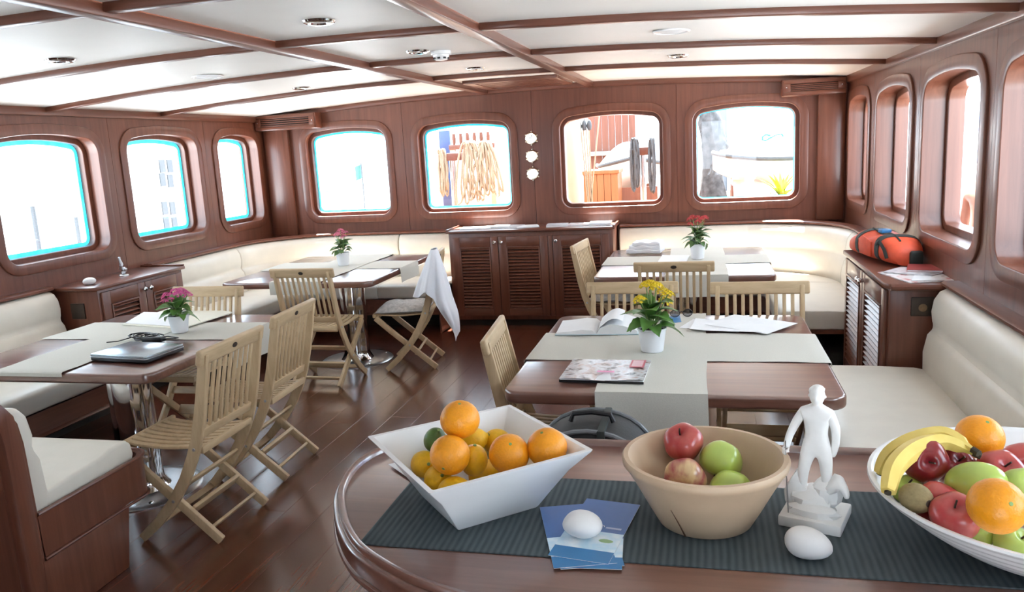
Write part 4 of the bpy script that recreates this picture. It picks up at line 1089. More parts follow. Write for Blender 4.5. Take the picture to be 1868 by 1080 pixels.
for px, py, z, l, rot in ((769, 842, 1.072, 'lemon at the left corner of the square bowl', (1.2, .3, .5)), (797, 872, 1.060, 'lemon below the navel orange at the left wall of the square bowl', (.9, .6, .2)),
                          (830, 893, 1.058, 'lemon at the front corner of the square bowl', (1.5, 0, 1.35)), (872, 850, 1.073, 'upright lemon between the two front oranges', (.3, .2, 0)),
                          (870, 803, 1.088, 'lemon behind the top orange in the square bowl', (1.3, .2, 2.0)), (905, 800, 1.082, 'lemon furthest back in the square bowl', (1.4, 0, 1.0)),
                          (893, 868, 1.045, 'lemon low down beside the middle front orange', (1.4, .3, 2.4)), (935, 862, 1.045, 'lemon almost hidden under the middle front orange', (1.5, .1, .6))):
    ball('lemon', P(px, py, z), .029, M_LEMON, l, 'lemon', 'lemon', rot, GS, bowl=SB)
ball('lime', P(793, 803, 1.115), .024, M_LIME, 'small dark green lime behind the oranges in the square bowl', 'lime', 'lemon', (.4, .5, 0), GS, bowl=SB)
settle()

# turned wooden bowl
t = thing('wooden_bowl', 'pale turned wooden bowl with four apples', 'bowl', (0, 1.372, ZM))
ob('bowl_wall', MB().lathe([(.001, 0), (.076, 0), (.083, .003), (.098, .03), (.122, .076), (.140, .107), (.1445, .112), (.1455, .119), (.142, .124), (.134, .124), (.131, .118), (.110, .075), (.084, .03), (.07, .016), (.001, .013)], 64), M_BOWLW, t, ang=50)
cr = []
for k in range(6):
    u = k/5; rr = .0845+.031*u; a = D(-113)-.10*u
    cr.append(((rr+.0006)*math.cos(a), (rr+.0006)*math.sin(a), .004+.058*u))
ob('crack', MB().tube(cr, lambda u: .0016*(1-.7*u), 6), M_CRACK, t)
GA = 'apples in the wooden bowl'; WB = (0, 1.372, [(.0, .06), (.016, .07), (.03, .084), (.075, .11), (.118, .131)], 'round')
ball('apple', P(1243, 811, 1.108), .037, M_REDAP, 'red apple leaning on the back wall of the wooden bowl', 'apple', 'apple', (.5, -.3, 0), GA, bowl=WB)
ball('apple', P(1249, 872, 1.078), .038, M_BLUSHAP, 'blushed red and yellow apple at the front of the wooden bowl', 'apple', 'apple', (1.75, .1, 0), GA, bowl=WB)
ball('apple', P(1318, 845, 1.090), .039, M_GREENAP, 'green apple at the back right of the wooden bowl', 'apple', 'apple', (2.7, .5, 0), GA, bowl=WB)
ball('apple', P(1331, 886, 1.068), .038, M_GREENAP, 'glossy green apple at the front right of the wooden bowl', 'apple', 'apple', (2.9, .2, 0), GA, bowl=WB)
settle()

# large round bowl on the right
OC = (.535, 1.335)
t = thing('fruit_bowl', 'large white ribbed bowl of mixed fruit at the right edge', 'bowl', (OC[0], OC[1], ZM))
pf = [(.001, 0), (.11, 0), (.116, .004)]
for k in range(33):
    u = k/32; pf.append((.118+.148*u**.72+.0016*math.sin(u*38), .006+.094*u))
pf += [(.269, .103), (.268, .107), (.262, .107), (.256, .101), (.237, .080), (.213, .060), (.168, .034), (.12, .017), (.001, .014)]
ob('bowl_wall', MB().lathe(pf, 72), M_WHITE, t, ang=50)
GF = 'fruit in the large ribbed bowl'; FB = (OC[0], OC[1], [(0, .1), (.017, .12), (.034, .168), (.060, .213), (.080, .237), (.101, .256)], 'round')
ball('orange', P(1787, 797, 1.150), .0385, M_ORANGE, 'orange behind the banana stems in the large bowl', 'orange', 'orange', (.4, .2, 0), GF, bowl=FB)
ball('orange', P(1818, 923, 1.150), .0385, M_ORANGE, 'orange at the front of the large bowl', 'orange', 'orange', (1.0, .4, 0), GF, bowl=FB)
for px, py, z, r, m, l, rot, kd in ((1684, 872, 1.118, .036, M_DARKAP, 'dark red apple under the bananas', (1.3, .2, 0), 'apple'), (1741, 852, 1.118, .035, M_DARKAP, 'dark red apple below the banana stems', (.7, .2, 0), 'apple'),
                                    (1823, 862, 1.120, .036, M_REDAP, 'red apple right of the banana stems', (.75, .1, 0), 'apple'), (1708, 903, 1.105, .036, M_REDAP, 'red apple with a pale speck in the left of the large bowl', (1.0, -.5, 0), 'apple'),
                                    (1736, 945, 1.098, .036, M_REDAP, 'striped red apple at the front of the large bowl', (.5, -.25, 0), 'apple'), (1768, 890, 1.118, .036, M_GREENAP, 'long green fruit in the middle of the large bowl', (1.3, 0, 1.2), 'mango'),
                                    (1862, 895, 1.118, .036, M_GREENAP, 'green apple cut by the right edge of the picture', (.5, .1, 0), 'apple'), (1806, 975, 1.069, .029, M_GREENAP, 'green apple low at the front rim of the large bowl', (.6, 0, 0), 'apple'),
                                    (1850, 984, 1.069, .029, M_GREENAP, 'smaller green apple right of the front rim apple', (.4, .4, 0), 'apple'), (1655, 905, 1.085, .025, M_GREENAP, 'green apple behind the kiwi fruit', (.5, 0, 0), 'apple'),
                                    (1890, 985, 1.072, .031, M_GREENAP, 'green apple at the front rim, mostly cut by the right picture edge', (.5, .1, 0), 'apple')):
    ball('apple' if kd == 'apple' else 'mango', P(px, py, z), r, m, l, 'apple' if kd == 'apple' else 'mango', kd, rot, GF, bowl=FB)
ball('kiwi', P(1664, 934, 1.092), .0245, M_KIWI, 'brown kiwi fruit at the left rim of the large bowl', 'kiwi', 'kiwi', (1.5, 0, .5), GF, bowl=FB)
ball('kiwi', P(1664, 888, 1.085), .0220, M_KIWI, 'brown kiwi fruit under the banana tips', 'kiwi', 'kiwi', (1.2, 0, 1.5), GF, bowl=FB)
for k, (dx, dy, dz, m, l) in enumerate(((.13, .04, .075, M_REDAP, 'red'), (.15, -.05, .08, M_GREENAP, 'green'), (.05, -.10, .075, M_GREENAP, 'green'), (.08, .12, .08, M_REDAP, 'red'), (.02, .0, .055, M_REDAP, 'red'), (.10, -.01, .13, M_GREENAP, 'green'), (.0, .13, .09, M_REDAP, 'red'), (.07, .05, .055, M_GREENAP, 'green'))):
    ball('apple', Vector((OC[0]+dx, OC[1]+dy, ZM+dz)), .036, m, l+' apple in the half of the large bowl beyond the right picture edge', 'apple', 'apple', (.3+.2*k, .3*(k % 3), 0), GF, bowl=FB)
settle()
def banana(pts, label, wd=.0165):
    pts = catmull(pts, 6); root = Vector(pts[len(pts)//2])
    t = thing('banana', label, 'banana', root, 0, GF)
    q = [Vector(p)-root for p in pts]
    ob('peel', MB().tube(q, lambda u: wd*(.38+.62*math.sin(PI*min(1, max(0, (u*.86+.12))))**.6) if u < .9 else wd*(.42-.15*(u-.9)/.1), 6), M_BANANA, t, ang=35)
    ob('tip', MB().tube([q[0]-(q[1]-q[0]).normalized()*.004, q[0]], .0055, 6), M_BANTIP, t)
    ob('stalk', MB().tube([q[-1], q[-1]+(q[-1]-q[-2]).normalized()*.012], .006, 6), M_BANTIP, t)
banana([P(1620, 897, 1.122), P(1632, 853, 1.148), P(1668, 820, 1.164), P(1720, 806, 1.168), P(1775, 826, 1.155)], 'front banana curving over the left rim of the large bowl')
banana([P(1606, 862, 1.105), P(1624, 828, 1.140), P(1668, 803, 1.162), P(1725, 793, 1.172), P(1774, 820, 1.162)], 'rear banana lying behind the front banana', .0155)

# brochures and stones
BR = [(-.205, 1.285, D(14), 'undermost blue brochure of the fan under the white stone'), (-.19, 1.282, D(4), 'blue brochure in the middle of the fan under the white stone'),
      (-.222, 1.283, D(17), 'blue brochure of the fan that leans left under the white stone'), (-.187, 1.302, D(-9), 'top blue brochure with a white logo under the white stone')]
for k, (x, y, a, l) in enumerate(BR):
    t = thing('brochure', l, 'brochure', (x, y, ZM+.0012*k), a, 'blue brochures on the counter')
    ob('sheet', MB().box(-.052, .052, -.112, .112, 0, .0008), M_PAPER, t)
    ob('blue_panel', MB().box(-.052, .052, -.01, .112, .0008, .00095), M_BLUE, t)
    ob('picture_panel', MB().box(-.052, .052, -.075, -.01, .0008, .00095), M_SKYP, t)
    ob('lower_panel', MB().box(-.052, .052, -.112, -.075, .0008, .00095), M_BLUE2, t)
    ob('logo_mark', MB().tube([(.005+.007*math.cos(.7*i), .008+.007*math.sin(.7*i), .0011) for i in range(8)], .0008, 5), M_PAPER, t)
    ob('logo_line', MB().box(.015, .043, .004, .010, .00095, .0011), plain('pale_print', (.45, .52, .68), .4), t)
    ob('picture_island', MB().lathe([(.001, .0011), (.011, .00108), (.013, .00095)], 12).xf(Matrix.Translation((.028, -.04, 0)) @ Matrix.Scale(.5, 4, (0, 1, 0))), M_GREENP, t)
pebble((P(1064, 978, 1.006)[0], P(1064, 978, 1.006)[1]-.004, ZM+.0050), .036, .029, .023, -.35, 'white squarish stone lying on the blue brochures', seed=6)
pebble((P(1468, 1012, 1.003)[0], P(1468, 1012, 1.003)[1]-.006, ZM), .038, .028, .025, -.35, 'egg-shaped white stone in front of the statuette', seed=9, egg=.14)

# statuette
bc = (P(1422, 962, 1.003)+P(1535, 985, 1.003)+P(1553, 935, 1.003)+P(1440, 915, 1.003))/4
t = thing('statuette', 'white plaster statuette of a standing man with a thin spear', 'statuette', (bc.x, bc.y, ZM), D(-19))
rd = random.Random(5)
b = MB().box(-.052, .052, -.05, .05, 0, .02)
ob('plinth', b, M_PLASTER, t, bevel=.003)
def rock(c, s, seed, n=10):
    r_ = random.Random(seed); rings = []
    for i in range(1, 8):
        th = PI*i/8; rings.append([(c[0]+s[0]*math.sin(th)*math.cos(2*PI*j/n)*r_.uniform(.8, 1.15), c[1]+s[1]*math.sin(th)*math.sin(2*PI*j/n)*r_.uniform(.8, 1.15), c[2]+s[2]*math.cos(th)) for j in range(n)])
    return MB().loft(rings)
ob('rock', rock((-.004, .004, .034), (.040, .034, .030), 1), M_PLASTER, t, ang=25)
ob('rock', rock((.018, .006, .052), (.026, .024, .032), 2), M_PLASTER, t, ang=25)
ob('rock', rock((-.030, .006, .040), (.020, .024, .030), 4), M_PLASTER, t, ang=25)
ob('rock', rock((.0, -.022, .026), (.044, .020, .014), 7), M_PLASTER, t, ang=25)
ob('shell_fin', MB().prism([(-.050, .028), (-.016, .022), (-.012, .062), (-.024, .068), (-.030, .094), (-.043, .070), (-.052, .05)], -.012, .010, lambda a, b, c: (a, c, b)), M_PLASTER, t, bevel=.004)
skin('dolphin', [(.018, -.004, .055), (.030, -.008, .078), (.043, -.014, .082), (.053, -.018, .070), (.055, -.02, .058), (.034, 0, .092)], [(0, 1), (1, 2), (2, 3), (3, 4), (1, 5)], [.015, .013, .011, .007, .004, .004], M_PLASTER, t, 1)
sv = [(0, 0, .140), (0, -.001, .158), (0, -.002, .182), (0, 0, .200), (0, 0, .2145), (0, -.001, .219), (0, -.001, .222),      # 0 pelvis .. 6 crown
      (.022, 0, .199), (.031, .003, .172), (.031, .004, .145), (.027, .006, .128), (.025, .007, .119),                      # 7-11 image-right arm
      (-.022, 0, .199), (-.034, .000, .178), (-.043, -.010, .155), (-.045, -.017, .142), (-.046, -.021, .133),               # 12-16 arm with spear
      (.015, 0, .128), (.018, -.002, .092), (.017, .004, .052), (.018, -.006, .040),                                          # 17-20
      (-.014, 0, .128), (-.020, -.006, .092), (-.022, .000, .052), (-.024, -.010, .040)]                   # 21-24, 25 nose
se = [(0, 1), (1, 2), (2, 3), (3, 4), (4, 5), (5, 6), (3, 7), (7, 8), (8, 9), (9, 10), (10, 11), (3, 12), (12, 13), (13, 14), (14, 15), (15, 16), (0, 17), (17, 18), (18, 19), (19, 20), (0, 21), (21, 22), (22, 23), (23, 24)]
sr = [(.021, .016), (.019, .014), (.023, .016), (.018, .013), .0085, .0075, .006, .0095, .0085, .007, .0065, .0055, .0095, .0085, .007, .0065, .006, .014, .0105, .007, .007, .014, .0105, .007, .007]
skin('figure', sv, se, sr, M_PLASTER, t, 2)
for i, (dx, dy) in enumerate(((-.004, -.004), (-.0015, -.006), (.0015, -.006), (.004, -.004))):   # fingers closed on the spear
    ob('finger', MB().tube([(-.046+dx*1.2, -.020, .135-.0022*i), (-.050, -.027, .134-.0022*i), (-.046, -.030, .133-.0022*i)], .0016, 6), M_PLASTER, t)
ob('thumb', MB().tube([(-.042, -.020, .136), (-.041, -.027, .134), (-.044, -.030, .132)], .0018, 6), M_PLASTER, t)
for s in (-1, 1): ob('ear', MB().lathe([(.0005, .003), (.002, .0015), (.0022, -.0015), (.0005, -.003)], 8), M_PLASTER, t, loc=(s*.0128, .001, .2285))
hd = []
for i in range(1, 16):
    th = PI*i/16; zz = math.cos(th); sc = math.sin(th)
    hd.append([(.0128*sc*math.cos(f_)*(1-.22*max(0, -zz)), .0150*sc*math.sin(f_)-.0035*math.exp(-((f_-1.5*PI)/.22)**2-((zz+.1)/.25)**2)+.0012*math.exp(-((abs(f_-1.5*PI)-.5)/.25)**2-((zz-.12)/.12)**2)+.0008*math.exp(-((f_-1.5*PI)/.4)**2-((zz+.5)/.08)**2), .2285+.0185*zz) for f_ in [2*PI*j/32 for j in range(32)]])
ob('head', MB().loft(hd), M_PLASTER, t, ang=70)
ob('hair', rock((0, .003, .2365), (.0135, .0140, .0115), 9, 16), M_PLASTER, t, ang=60)
tag(ob('spear', MB().tube([(-.046, -.026, .150), (-.043, -.030, .09), (-.038, -.034, .0205)], .0011, 6), M_STEEL, t), 'thin grey metal spear')

# ------------------------------------------------------------------ outside
def PY_(x, y, Y):
    d = fw + rt*((x-934)/F) - up*((y-540)/F); k = Y/d.y; return Vector((d.x*k, Y, HCAM+d.z*k))
def PX_(x, y, X):
    d = fw + rt*((x-934)/F) - up*((y-540)/F); k = X/d.x; return Vector((X, d.y*k, HCAM+d.z*k))
M_DECKW = wood('teak_deck', (.16, .08, .04), (.24, .13, .07), (20, 2, 20), .6)
M_OUTW = wood('varnished_outside_wood', (.11, .035, .02), (.18, .065, .04), (26, 26, 2), .4)
M_ORW = wood('orange_varnish', (.21, .07, .025), (.30, .115, .045), (26, 26, 2), .4)
M_MAST = plain('cream_paint', (.42, .37, .27), .5, .04, 6)
M_ROPE = plain('cream_rope', (.34, .29, .21), .9, .12, 90, .4)
M_ROPEG = plain('grey_rope', (.07, .075, .08), .9, .2, 90, .4)
M_GEL = plain('white_gelcoat', (.55, .56, .57), .25, .01, 6)
M_RUB = plain('dark_rubber', (.06, .065, .07), .6, .1, 30)
M_NAVY = plain('navy_glass', (.04, .07, .17), .2, .1, 5)
M_BARK = plain('rough_grey_bark', (.06, .06, .062), .9, .5, 14, 1.0)
M_GLASSB = plain('blue_grey_glass', (.13, .17, .21), .5, .1, 5)
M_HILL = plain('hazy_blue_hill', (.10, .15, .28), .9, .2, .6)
M_QUAY = plain('pale_quay', (.46, .49, .52), .8, .05, 2)
M_SKIN = plain('skin', (.62, .36, .27), .5, .06, 20, sss=.1)
g = ob('ground_outside', MB().box(-60, 60, -40, 80, -1.6, -1.5), M_QUAY); g['kind'] = 'structure'  # added plane: blocks light from below, pale to bounce light onto the ceiling
dk = ob('foredeck', MB().box(XL+.3, XR-.3, YB+.2, 13.5, .55, .80), M_DECKW); dk['kind'] = 'structure'
ZD = .80
# mast post with wooden block and pin rail (second front window)
Y1 = 9.0
a = PY_(827, 300, Y1)
t = thing('rigging_post', 'steel post with a brown wooden block seen through the second front window', 'post', (a.x, Y1, ZD))
zb = PY_(827, 293, Y1).z-ZD; zt = PY_(827, 279, Y1).z-ZD
ob('steel_post', MB().lathe([(.045, 0), (.045, zb)], 16), M_STEEL, t)
ob('wood_block', MB().box(-.06, .12, -.06, .06, zb, zt), M_OUTW, t, bevel=.01)
zr = PY_(860, 262, Y1).z
r = thing('pin_rail', 'wooden rail of red brown belaying pins seen through the second front window', 'pin rail', (PY_(860, 250, Y1+.3).x, Y1+.3, ZD))
ob('rail', MB().box(-.28, .28, -.04, .04, zr-ZD-.06, zr-ZD), M_OUTW, r, bevel=.008)
for s in (-1, 1): ob('rail_post', MB().box(s*.24-.03, s*.24+.03, -.03, .03, 0, zr-ZD-.06), M_MAST, r)
for k in range(6): ob('belaying_pin', MB().lathe([(.012, -.1), (.014, 0), (.02, .02), (.024, .07), (.018, .13), (.001, .14)], 12), M_OUTW, r, loc=(-.22+k*.085, 0, zr-ZD))
def coil(c, w, h, n, mat, label, th=.012, seed=0, fan=0.0):
    rd = random.Random(seed); root = thing('rope_coil', label, 'rope', (c[0], c[1], c[2]-h), 0, 'coiled ropes on the foredeck')
    for k in range(n):
        f = (k+.5)/n-.5; ww = w*(.45+.55*rd.random()); hh = h*(.8+.2*rd.random())
        pts = [(f*w*.5+fan*f*(1-math.cos(a_))*.5*w*2+ww*.5*math.sin(a_)*.6, rd.uniform(-.02, .02)+.05*f, h-hh*.5*(1-math.cos(a_))) for a_ in [2*PI*i/18 for i in range(19)]]
        ob('loop', MB().tube(pts, th, 6), mat, root)
    return root
c = PY_(808, 272, Y1); coil((c.x, Y1-.06, c.z), .12, .55, 5, M_ROPE, 'cream rope coil hanging left of the steel post', .012, 1)
c = PY_(858, 258, Y1); coil((c.x, Y1-.05, c.z), .22, .72, 8, M_ROPE, 'wide cream rope coil hanging from the pin rail', .013, 2, .6)
c = PY_(885, 258, Y1); coil((c.x, Y1-.02, c.z), .2, .72, 7, M_ROPE, 'cream rope coil at the right end of the pin rail', .013, 3, .8)
c0_ = PY_(810, 252, Y1+.5)
o = ob('instrument_panel', MB().box(c0_.x-.07, c0_.x+.07, Y1+.5, Y1+.56, ZD, c0_.z+.09), M_NAVY, None, bevel=.01); tag(o, 'dark blue panel behind the ropes in the second front window', 'panel')
# white coachroof behind the ropes
o = ob('deck_locker', MB().prism(rrect(1.5, .8, .1, 4), ZD, 1.42), M_GEL, None, loc=(-3.05, 11.2, 0), bevel=.03); tag(o, 'white deck locker behind the rope coils', 'locker')
# cream mast with halyards (third front window)
Y2 = 8.9
m0 = PY_(1043, 300, Y2)
t = thing('mast', 'cream painted mast seen through the third front window', 'mast', (m0.x, Y2, ZD))
ob('mast_pole', MB().lathe([(.115, 0), (.115, 4.2)], 28), M_MAST, t)
ob('mast_collar', MB().lathe([(.13, 0), (.13, .06), (.118, .08)], 28), M_STEEL, t)
for k, (xa, ya, xb, yb) in enumerate(((1064, 235, 1074, 364), (1069, 235, 1078, 364), (1074, 235, 1080, 364), (1094, 205, 1078, 364), (1060, 240, 1072, 364))):
    A, B = PY_(xa, ya, Y2+.05), PY_(xb, yb, Y2+.05)
    d_ = (A-B).normalized(); B2 = B-d_*((B.z-ZD-.003)/d_.z); A2 = A+d_*(2.5 if k == 3 else .02)
    o = ob('halyard', MB().tube([B2-Vector((B2.x, B2.y, ZD)), A2-Vector((B2.x, B2.y, ZD))], .008, 6), M_ROPE, None, loc=(B2.x, B2.y, ZD))
    tag(o, ['white halyard closest to the cream mast but one', 'white halyard under the middle pulley block', 'white halyard under the right pulley block', 'slanting white halyard crossing the third front window', 'white halyard closest to the cream mast'][k], 'rope', 'halyards beside the mast')
t = thing('pulley_cluster', 'cluster of dark pulley blocks high beside the cream mast', 'pulley', tuple(PY_(1066, 237, Y2+.05)))
for k in range(3): ob('pulley_block', MB().lathe([(.001, -.05), (.022, -.04), (.03, 0), (.022, .05), (.006, .07), (.001, .07)], 12), M_RUB, t, loc=((k-1)*.055, 0, .04))
ob('hanger_strop', MB().tube([(0, 0, .11), (0, 0, 2.3)], .006, 6), M_ROPEG, t)
# wooden deckhouse and box
Y3 = 12.1
a, b_ = PY_(1072, 210, Y3), PY_(1160, 275, Y3)
t = thing('deckhouse', 'red brown boarded deckhouse seen through the third front window', 'deckhouse', ((a.x+b_.x)/2, Y3, ZD))
w = b_.x-a.x
for k in range(7): ob('board', MB().box(-w/2+w*k/7+.002, -w/2+w*(k+1)/7-.002, 0, .04, 0, 1.7), M_OUTW, t, bevel=.004, seg=1)
ob('side_wall', MB().box(-w/2, -w/2+.04, .04, 1.2, 0, 1.7).box(w/2-.04, w/2, .04, 1.2, 0, 1.7), M_OUTW, t)
ob('roof', MB().box(-w/2-.08, w/2+.08, -.1, 1.3, 1.7, 1.76), M_GEL, t, bevel=.01)
zl = PY_(1110, 283, Y3).z-ZD
ob('ledge', MB().box(-w/2-.05, w/2+.1, -.12, 0, zl, zl+.06), M_GEL, t, bevel=.01)
Y4 = 10.2
a, b_ = PY_(1063, 312, Y4), PY_(1128, 360, Y4)
t = thing('deck_box', 'orange varnished deck box behind the halyards', 'box', ((a.x+b_.x)/2, Y4, ZD)); w = b_.x-a.x; hh = a.z-ZD
for k in range(5): ob('board', MB().box(-w/2+w*k/5+.002, -w/2+w*(k+1)/5-.002, 0, .03, 0, hh-.05), M_ORW, t, bevel=.003, seg=1)
ob('box_sides', MB().box(-w/2, w/2, .03, .5, 0, hh-.05), M_ORW, t); ob('lid', MB().box(-w/2-.02, w/2+.02, -.02, .52, hh-.05, hh), M_ORW, t, bevel=.008)
# rail post with grey coils
Y5 = 9.3
a = PY_(1172, 270, Y5)
t = thing('rigging_post', 'post with a brown block and grey ropes at the right of the third front window', 'post', (a.x, Y5, ZD))
ob('steel_post', MB().lathe([(.035, 0), (.035, a.z-ZD-.05)], 14), M_STEEL, t); ob('wood_block', MB().box(-.07, .07, -.05, .05, a.z-ZD-.08, a.z-ZD+.01), M_OUTW, t, bevel=.01)
c = PY_(1158, 252, Y5); coil((c.x, Y5-.08, c.z), .10, .62, 6, M_ROPEG, 'grey rope coil hanging on the post in the third front window', .013, 5)
c = PY_(1190, 252, Y5); coil((c.x, Y5-.08, c.z), .09, .62, 4, M_ROPEG, 'thin grey rope coil at the right edge of the third front window', .010, 6)
# two white tenders
def tender(px, py, Y, L, label, rz):
    c = PY_(px, py, Y)
    t = thing('tender_boat', label, 'boat', (c.x, Y, c.z-.32), rz)
    def ringb(u):
        x = -L/2+L*u; e = math.sin(min(1, u*1.6)*PI/2)**.7
        w = .42*e; d = .34*(.55+.45*e)
        return [(x, w*math.cos(a_), (0 if math.sin(a_) >= 0 else d*math.sin(a_))+.32+.10*(1-e)) for a_ in [PI+PI*i/12 for i in range(13)]]
    ob('hull', MB().loft([ringb(max(.01, i/20)) for i in range(21)]), M_GEL, t, ang=50)
    for s in (-1, 1): ob('rubbing_strake', MB().tube([(-L/2+L*u, s*.43*math.sin(min(1, u*1.6)*PI/2)**.7, .32+.10*(1-math.sin(min(1, u*1.6)*PI/2)**.7)) for u in [.01+.99*i/16 for i in range(17)]], .028, 8), M_RUB, t)
    def cov(u, v):
        x = -L/2+.1+(L-.15)*u; e = math.sin(min(1, (u*.95+.05)*1.6)*PI/2)**.7
        return (x, .41*e*(v-.5)*2, .33+.10*(1-e)+.30*math.sin(PI*v)*min(1, u*1.4+.1))
    ob('white_cover', MB().grid(cov, 16, 12), M_GEL, t, ang=60)
    lg = ob('blue_emblem', MB().tube([(.02+.1*math.cos(i*.6)-.05*i/8, -.30, .56+.035*math.sin(i*1.1)) for i in range(9)], .012, 6), M_BLUE2, t)
    for s in (-1, 1): ob('cradle', MB().box(s*.4-.05, s*.4+.05, -.3, .3, -(c.z-.32-ZD), .03), M_OUTW, t)
    return t
tender(1405, 288, 10.0, 1.35, 'white covered tender with dark rubbing strake in the rightmost front window', 0)
tender(1150, 300, 11.18, .66, 'white tender bow beyond the deckhouse in the third front window', PI/2+.2)
# grey trunk, glass panel, capstan, plant
Y6 = 11.0
a = PY_(1300, 300, Y6)
t = thing('grey_trunk', 'rough dark grey trunk at the left of the rightmost front window', 'trunk', (a.x, Y6, ZD))
rd = random.Random(3)
ob('trunk', MB().loft([[(r_*math.cos(2*PI*j/16)*rd.uniform(.85, 1.15)+dx, r_*math.sin(2*PI*j/16)*rd.uniform(.85, 1.15), zz) for j in range(16)] for zz, r_, dx in ((0, .2, 0), (.15, .17, 0), (.35, .13, 0), (.55, .14, .02), (.75, .17, .03), (.9, .14, 0), (1.05, .15, -.02), (1.2, .12, -.03), (1.28, .04, -.03))]), M_BARK, t, ang=30)
a = PY_(1303, 235, Y6+.8)
t = thing('glass_screen', 'blue grey glass screen behind the dark trunk', 'screen', (a.x, Y6+.8, ZD))
ob('glass_sheet', MB().box(-.17, .17, -.01, .01, .1, 1.5), M_GLASSB, t); ob('screen_frame', MB().box(-.20, -.17, -.02, .02, 0, 1.53).box(.17, .20, -.02, .02, 0, 1.53).box(-.17, .17, -.02, .02, 1.5, 1.53), M_GEL, t)
Y7 = 9.2
a = PY_(1356, 330, Y7)
t = thing('capstan', 'pale capstan with a grey cap in the rightmost front window', 'capstan', (a.x, Y7, ZD))
hz = a.z-ZD
ob('drum', MB().lathe([(.13, 0), (.12, .04), (.10, hz*.5), (.115, hz+.02)], 24), plain('pinkish_paint', (.5, .40, .38), .5), t); ob('cap', MB().lathe([(.14, hz+.02), (.145, hz+.05), (.12, hz+.085), (.001, hz+.095)], 24), M_STEEL, t)
o = ob('deck_ramp', MB().prism([(-.32, 0), (.16, 0), (.16, .20), (.04, .18)], -.12, .12, lambda a, b, c: (a, c, b)), M_ORW, None, loc=(PY_(1338, 335, 9.55).x, 9.55, ZD), rot=(0, 0, 0), bevel=.01); tag(o, 'orange brown wooden wedge behind the capstan', 'wedge')
a = PY_(1425, 345, 9.4)
t = thing('leafy_plant', 'yellow green spiky plant at the lower right of the rightmost front window', 'plant', (a.x, 9.4, ZD))
lm = leaf_mesh('leaf', .34, .022, .2); ob('planter', MB().lathe([(.001, 0), (.09, 0), (.11, .16), (.10, .16), (.001, .14)], 18), M_OUTW, t)
for k in range(22): link('leaf', lm, plain('yellow_green_leaf', (.26, .32, .03), .5, .2) if k == 0 else lm.materials[0], t, loc=(0, 0, .14), rot=(rd.uniform(.5, 1.35), 0, k*2.4))
# neighbouring buildings and boats
t = thing('white_building', 'white harbour building with grey windows outside the left windows', 'building', (-16, 19, -1.5))
ob('walls', MB().box(-3, 3, -9, 9, 0, 9), M_GEL, t)
for (xa, ya) in ((295, 303), (309, 303), (296, 328), (310, 330), (300, 380), (314, 380), (303, 408), (318, 408)):
    p = PX_(xa, ya, -13)-Vector((-16, 19, -1.5)); ob('window', MB().box(2.99, 3.03, p.y-.10, p.y+.10, p.z-.16, p.z+.16), plain('far_window_grey', (.055, .06, .065), .9, .05), t)
def pole(px, py0, py1, X, label):
    a, b_ = PX_(px, py0, X), PX_(px, py1, X)
    t = thing('yacht_mast', label, 'mast', (b_.x, b_.y, -1.5)); ob('mast_pole', MB().tube([(0, 0, 0), (0, 0, a.z+1.5)], .03, 8), M_ROPEG, t); ob('boom', MB().bar((0, 0, .3), (0, .9, .3), .05, .05), M_ROPEG, t)
pole(72, 375, 455, -8, 'thin dark yacht mast outside the nearest left window'); pole(145, 395, 440, -9, 'short thin mast at the right of the nearest left window')
pole(455, 340, 385, -10, 'thin dark mast outside the narrow left window')
a = PY_(660, 312, 14)
t = thing('flag_pole', 'flag pole with a small dark green flag outside the leftmost front window', 'flag', (a.x, 14, -1.5)); ob('pole', MB().tube([(0, 0, 0), (0, 0, a.z+1.65)], .015, 6), M_ROPEG, t)
ob('flag', MB().grid(lambda u, v: (-.13*u, .02*math.sin(u*6), a.z+1.5+.13-.26*v-.05*u), 6, 4), plain('green_flag', (.05, .14, .12), .7), t, solid=.003)
a = PY_(595, 360, 13)
t = thing('bollard', 'dark bollard at the lower left of the leftmost front window', 'bollard', (a.x, 13, -1.5)); ob('bollard_post', MB().lathe([(.16, 0), (.12, .3), (.09, a.z+1.4), (.14, a.z+1.5), (.10, a.z+1.62), (.001, a.z+1.65)], 16), M_GLASSB, t)
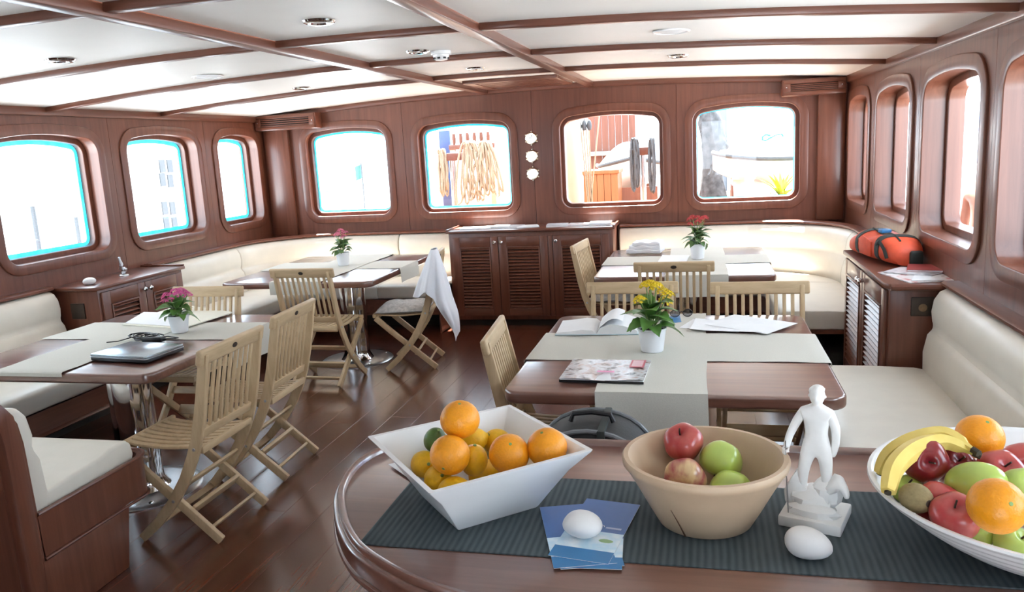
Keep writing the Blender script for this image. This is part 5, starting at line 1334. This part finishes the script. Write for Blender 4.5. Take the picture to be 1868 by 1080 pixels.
# neighbouring motor yacht to starboard
p0 = PX_(1770, 230, 6.0)
t = thing('motor_yacht', 'white motor yacht with navy window bands outside the right windows', 'yacht', (6.0, p0.y, -1.5))
ob('hull', MB().box(0, 3, -7, 14, 0, 2.2), M_GEL, t, bevel=.15); ob('superstructure', MB().box(.4, 2.6, -5, 6, 2.2, 4.6), M_GEL, t, bevel=.12)
for py0, py1 in ((209, 240), (272, 302)):
    za, zb_ = PX_(1765, py1, 6.4).z+1.5, PX_(1765, py0, 6.4).z+1.5
    for k in range(4): ob('window_band', MB().box(.37, .41, -4.6+k*2.6, -2.3+k*2.6, za, zb_), M_NAVY, t, bevel=.01)
hl = thing('hill', 'hazy blue hill behind the motor yacht', 'hill', (60, 75, -1.5))
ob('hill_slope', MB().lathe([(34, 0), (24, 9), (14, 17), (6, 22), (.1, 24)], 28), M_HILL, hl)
# person on the side deck
pp = PX_(1782, 365, 1.95)
ZSD = pp.z-1.32
sd = ob('side_deck', MB().box(XR+.2, XR+1.6, -2, YB+3, ZSD-.2, ZSD), plain('weathered_side_deck', (.10, .085, .07), .8, .1, 9)); sd['kind'] = 'structure'  # deck colour kept dark so less light bounces into the right window recesses
t = thing('person', 'person with bare shoulders outside the right window, mostly hidden by the frame', 'person', (1.98, pp.y-.16, ZSD), D(100))
bv = [(0, 0, .95), (0, .01, 1.12), (0, .015, 1.30), (0, .01, 1.43), (0, -.01, 1.50), (0, -.03, 1.60), (0, -.03, 1.72), (.18, .01, 1.40), (.25, .03, 1.14), (.24, -.08, .92), (.24, -.12, .84), (-.18, .01, 1.40), (-.25, .03, 1.14), (-.24, -.08, .92), (-.24, -.12, .84),
      (.10, 0, .90), (.11, -.02, .50), (.11, .03, .08), (.12, -.12, .03), (-.10, 0, .90), (-.11, -.02, .50), (-.11, .03, .08), (-.12, -.12, .03), (0, -.115, 1.60)]
be = [(0, 1), (1, 2), (2, 3), (3, 4), (4, 5), (5, 6), (3, 7), (7, 8), (8, 9), (9, 10), (3, 11), (11, 12), (12, 13), (13, 14), (0, 15), (15, 16), (16, 17), (17, 18), (0, 19), (19, 20), (20, 21), (21, 22), (5, 23)]
brd = [(.16, .11), (.145, .10), (.16, .11), (.13, .09), .055, .085, .075, .075, .05, .038, .034, .075, .05, .038, .034, .09, .06, .042, .04, .09, .06, .042, .04, .018]
skin('body', bv, be, brd, M_SKIN, t, 2)
ob('shorts', MB().loft([[(rx*math.cos(2*PI*j/20), ry*math.sin(2*PI*j/20), zz) for j in range(20)] for zz, rx, ry in ((.70, .225, .15), (.85, .215, .15), (1.0, .19, .135))], cap=False), M_NAVY, t, solid=.004)
ob('hair', MB().lathe([(.098, 1.60), (.104, 1.66), (.09, 1.74), (.05, 1.785), (.001, 1.795)], 20).xf(Matrix.Translation((0, -.015, 0))), M_OUTLET, t)
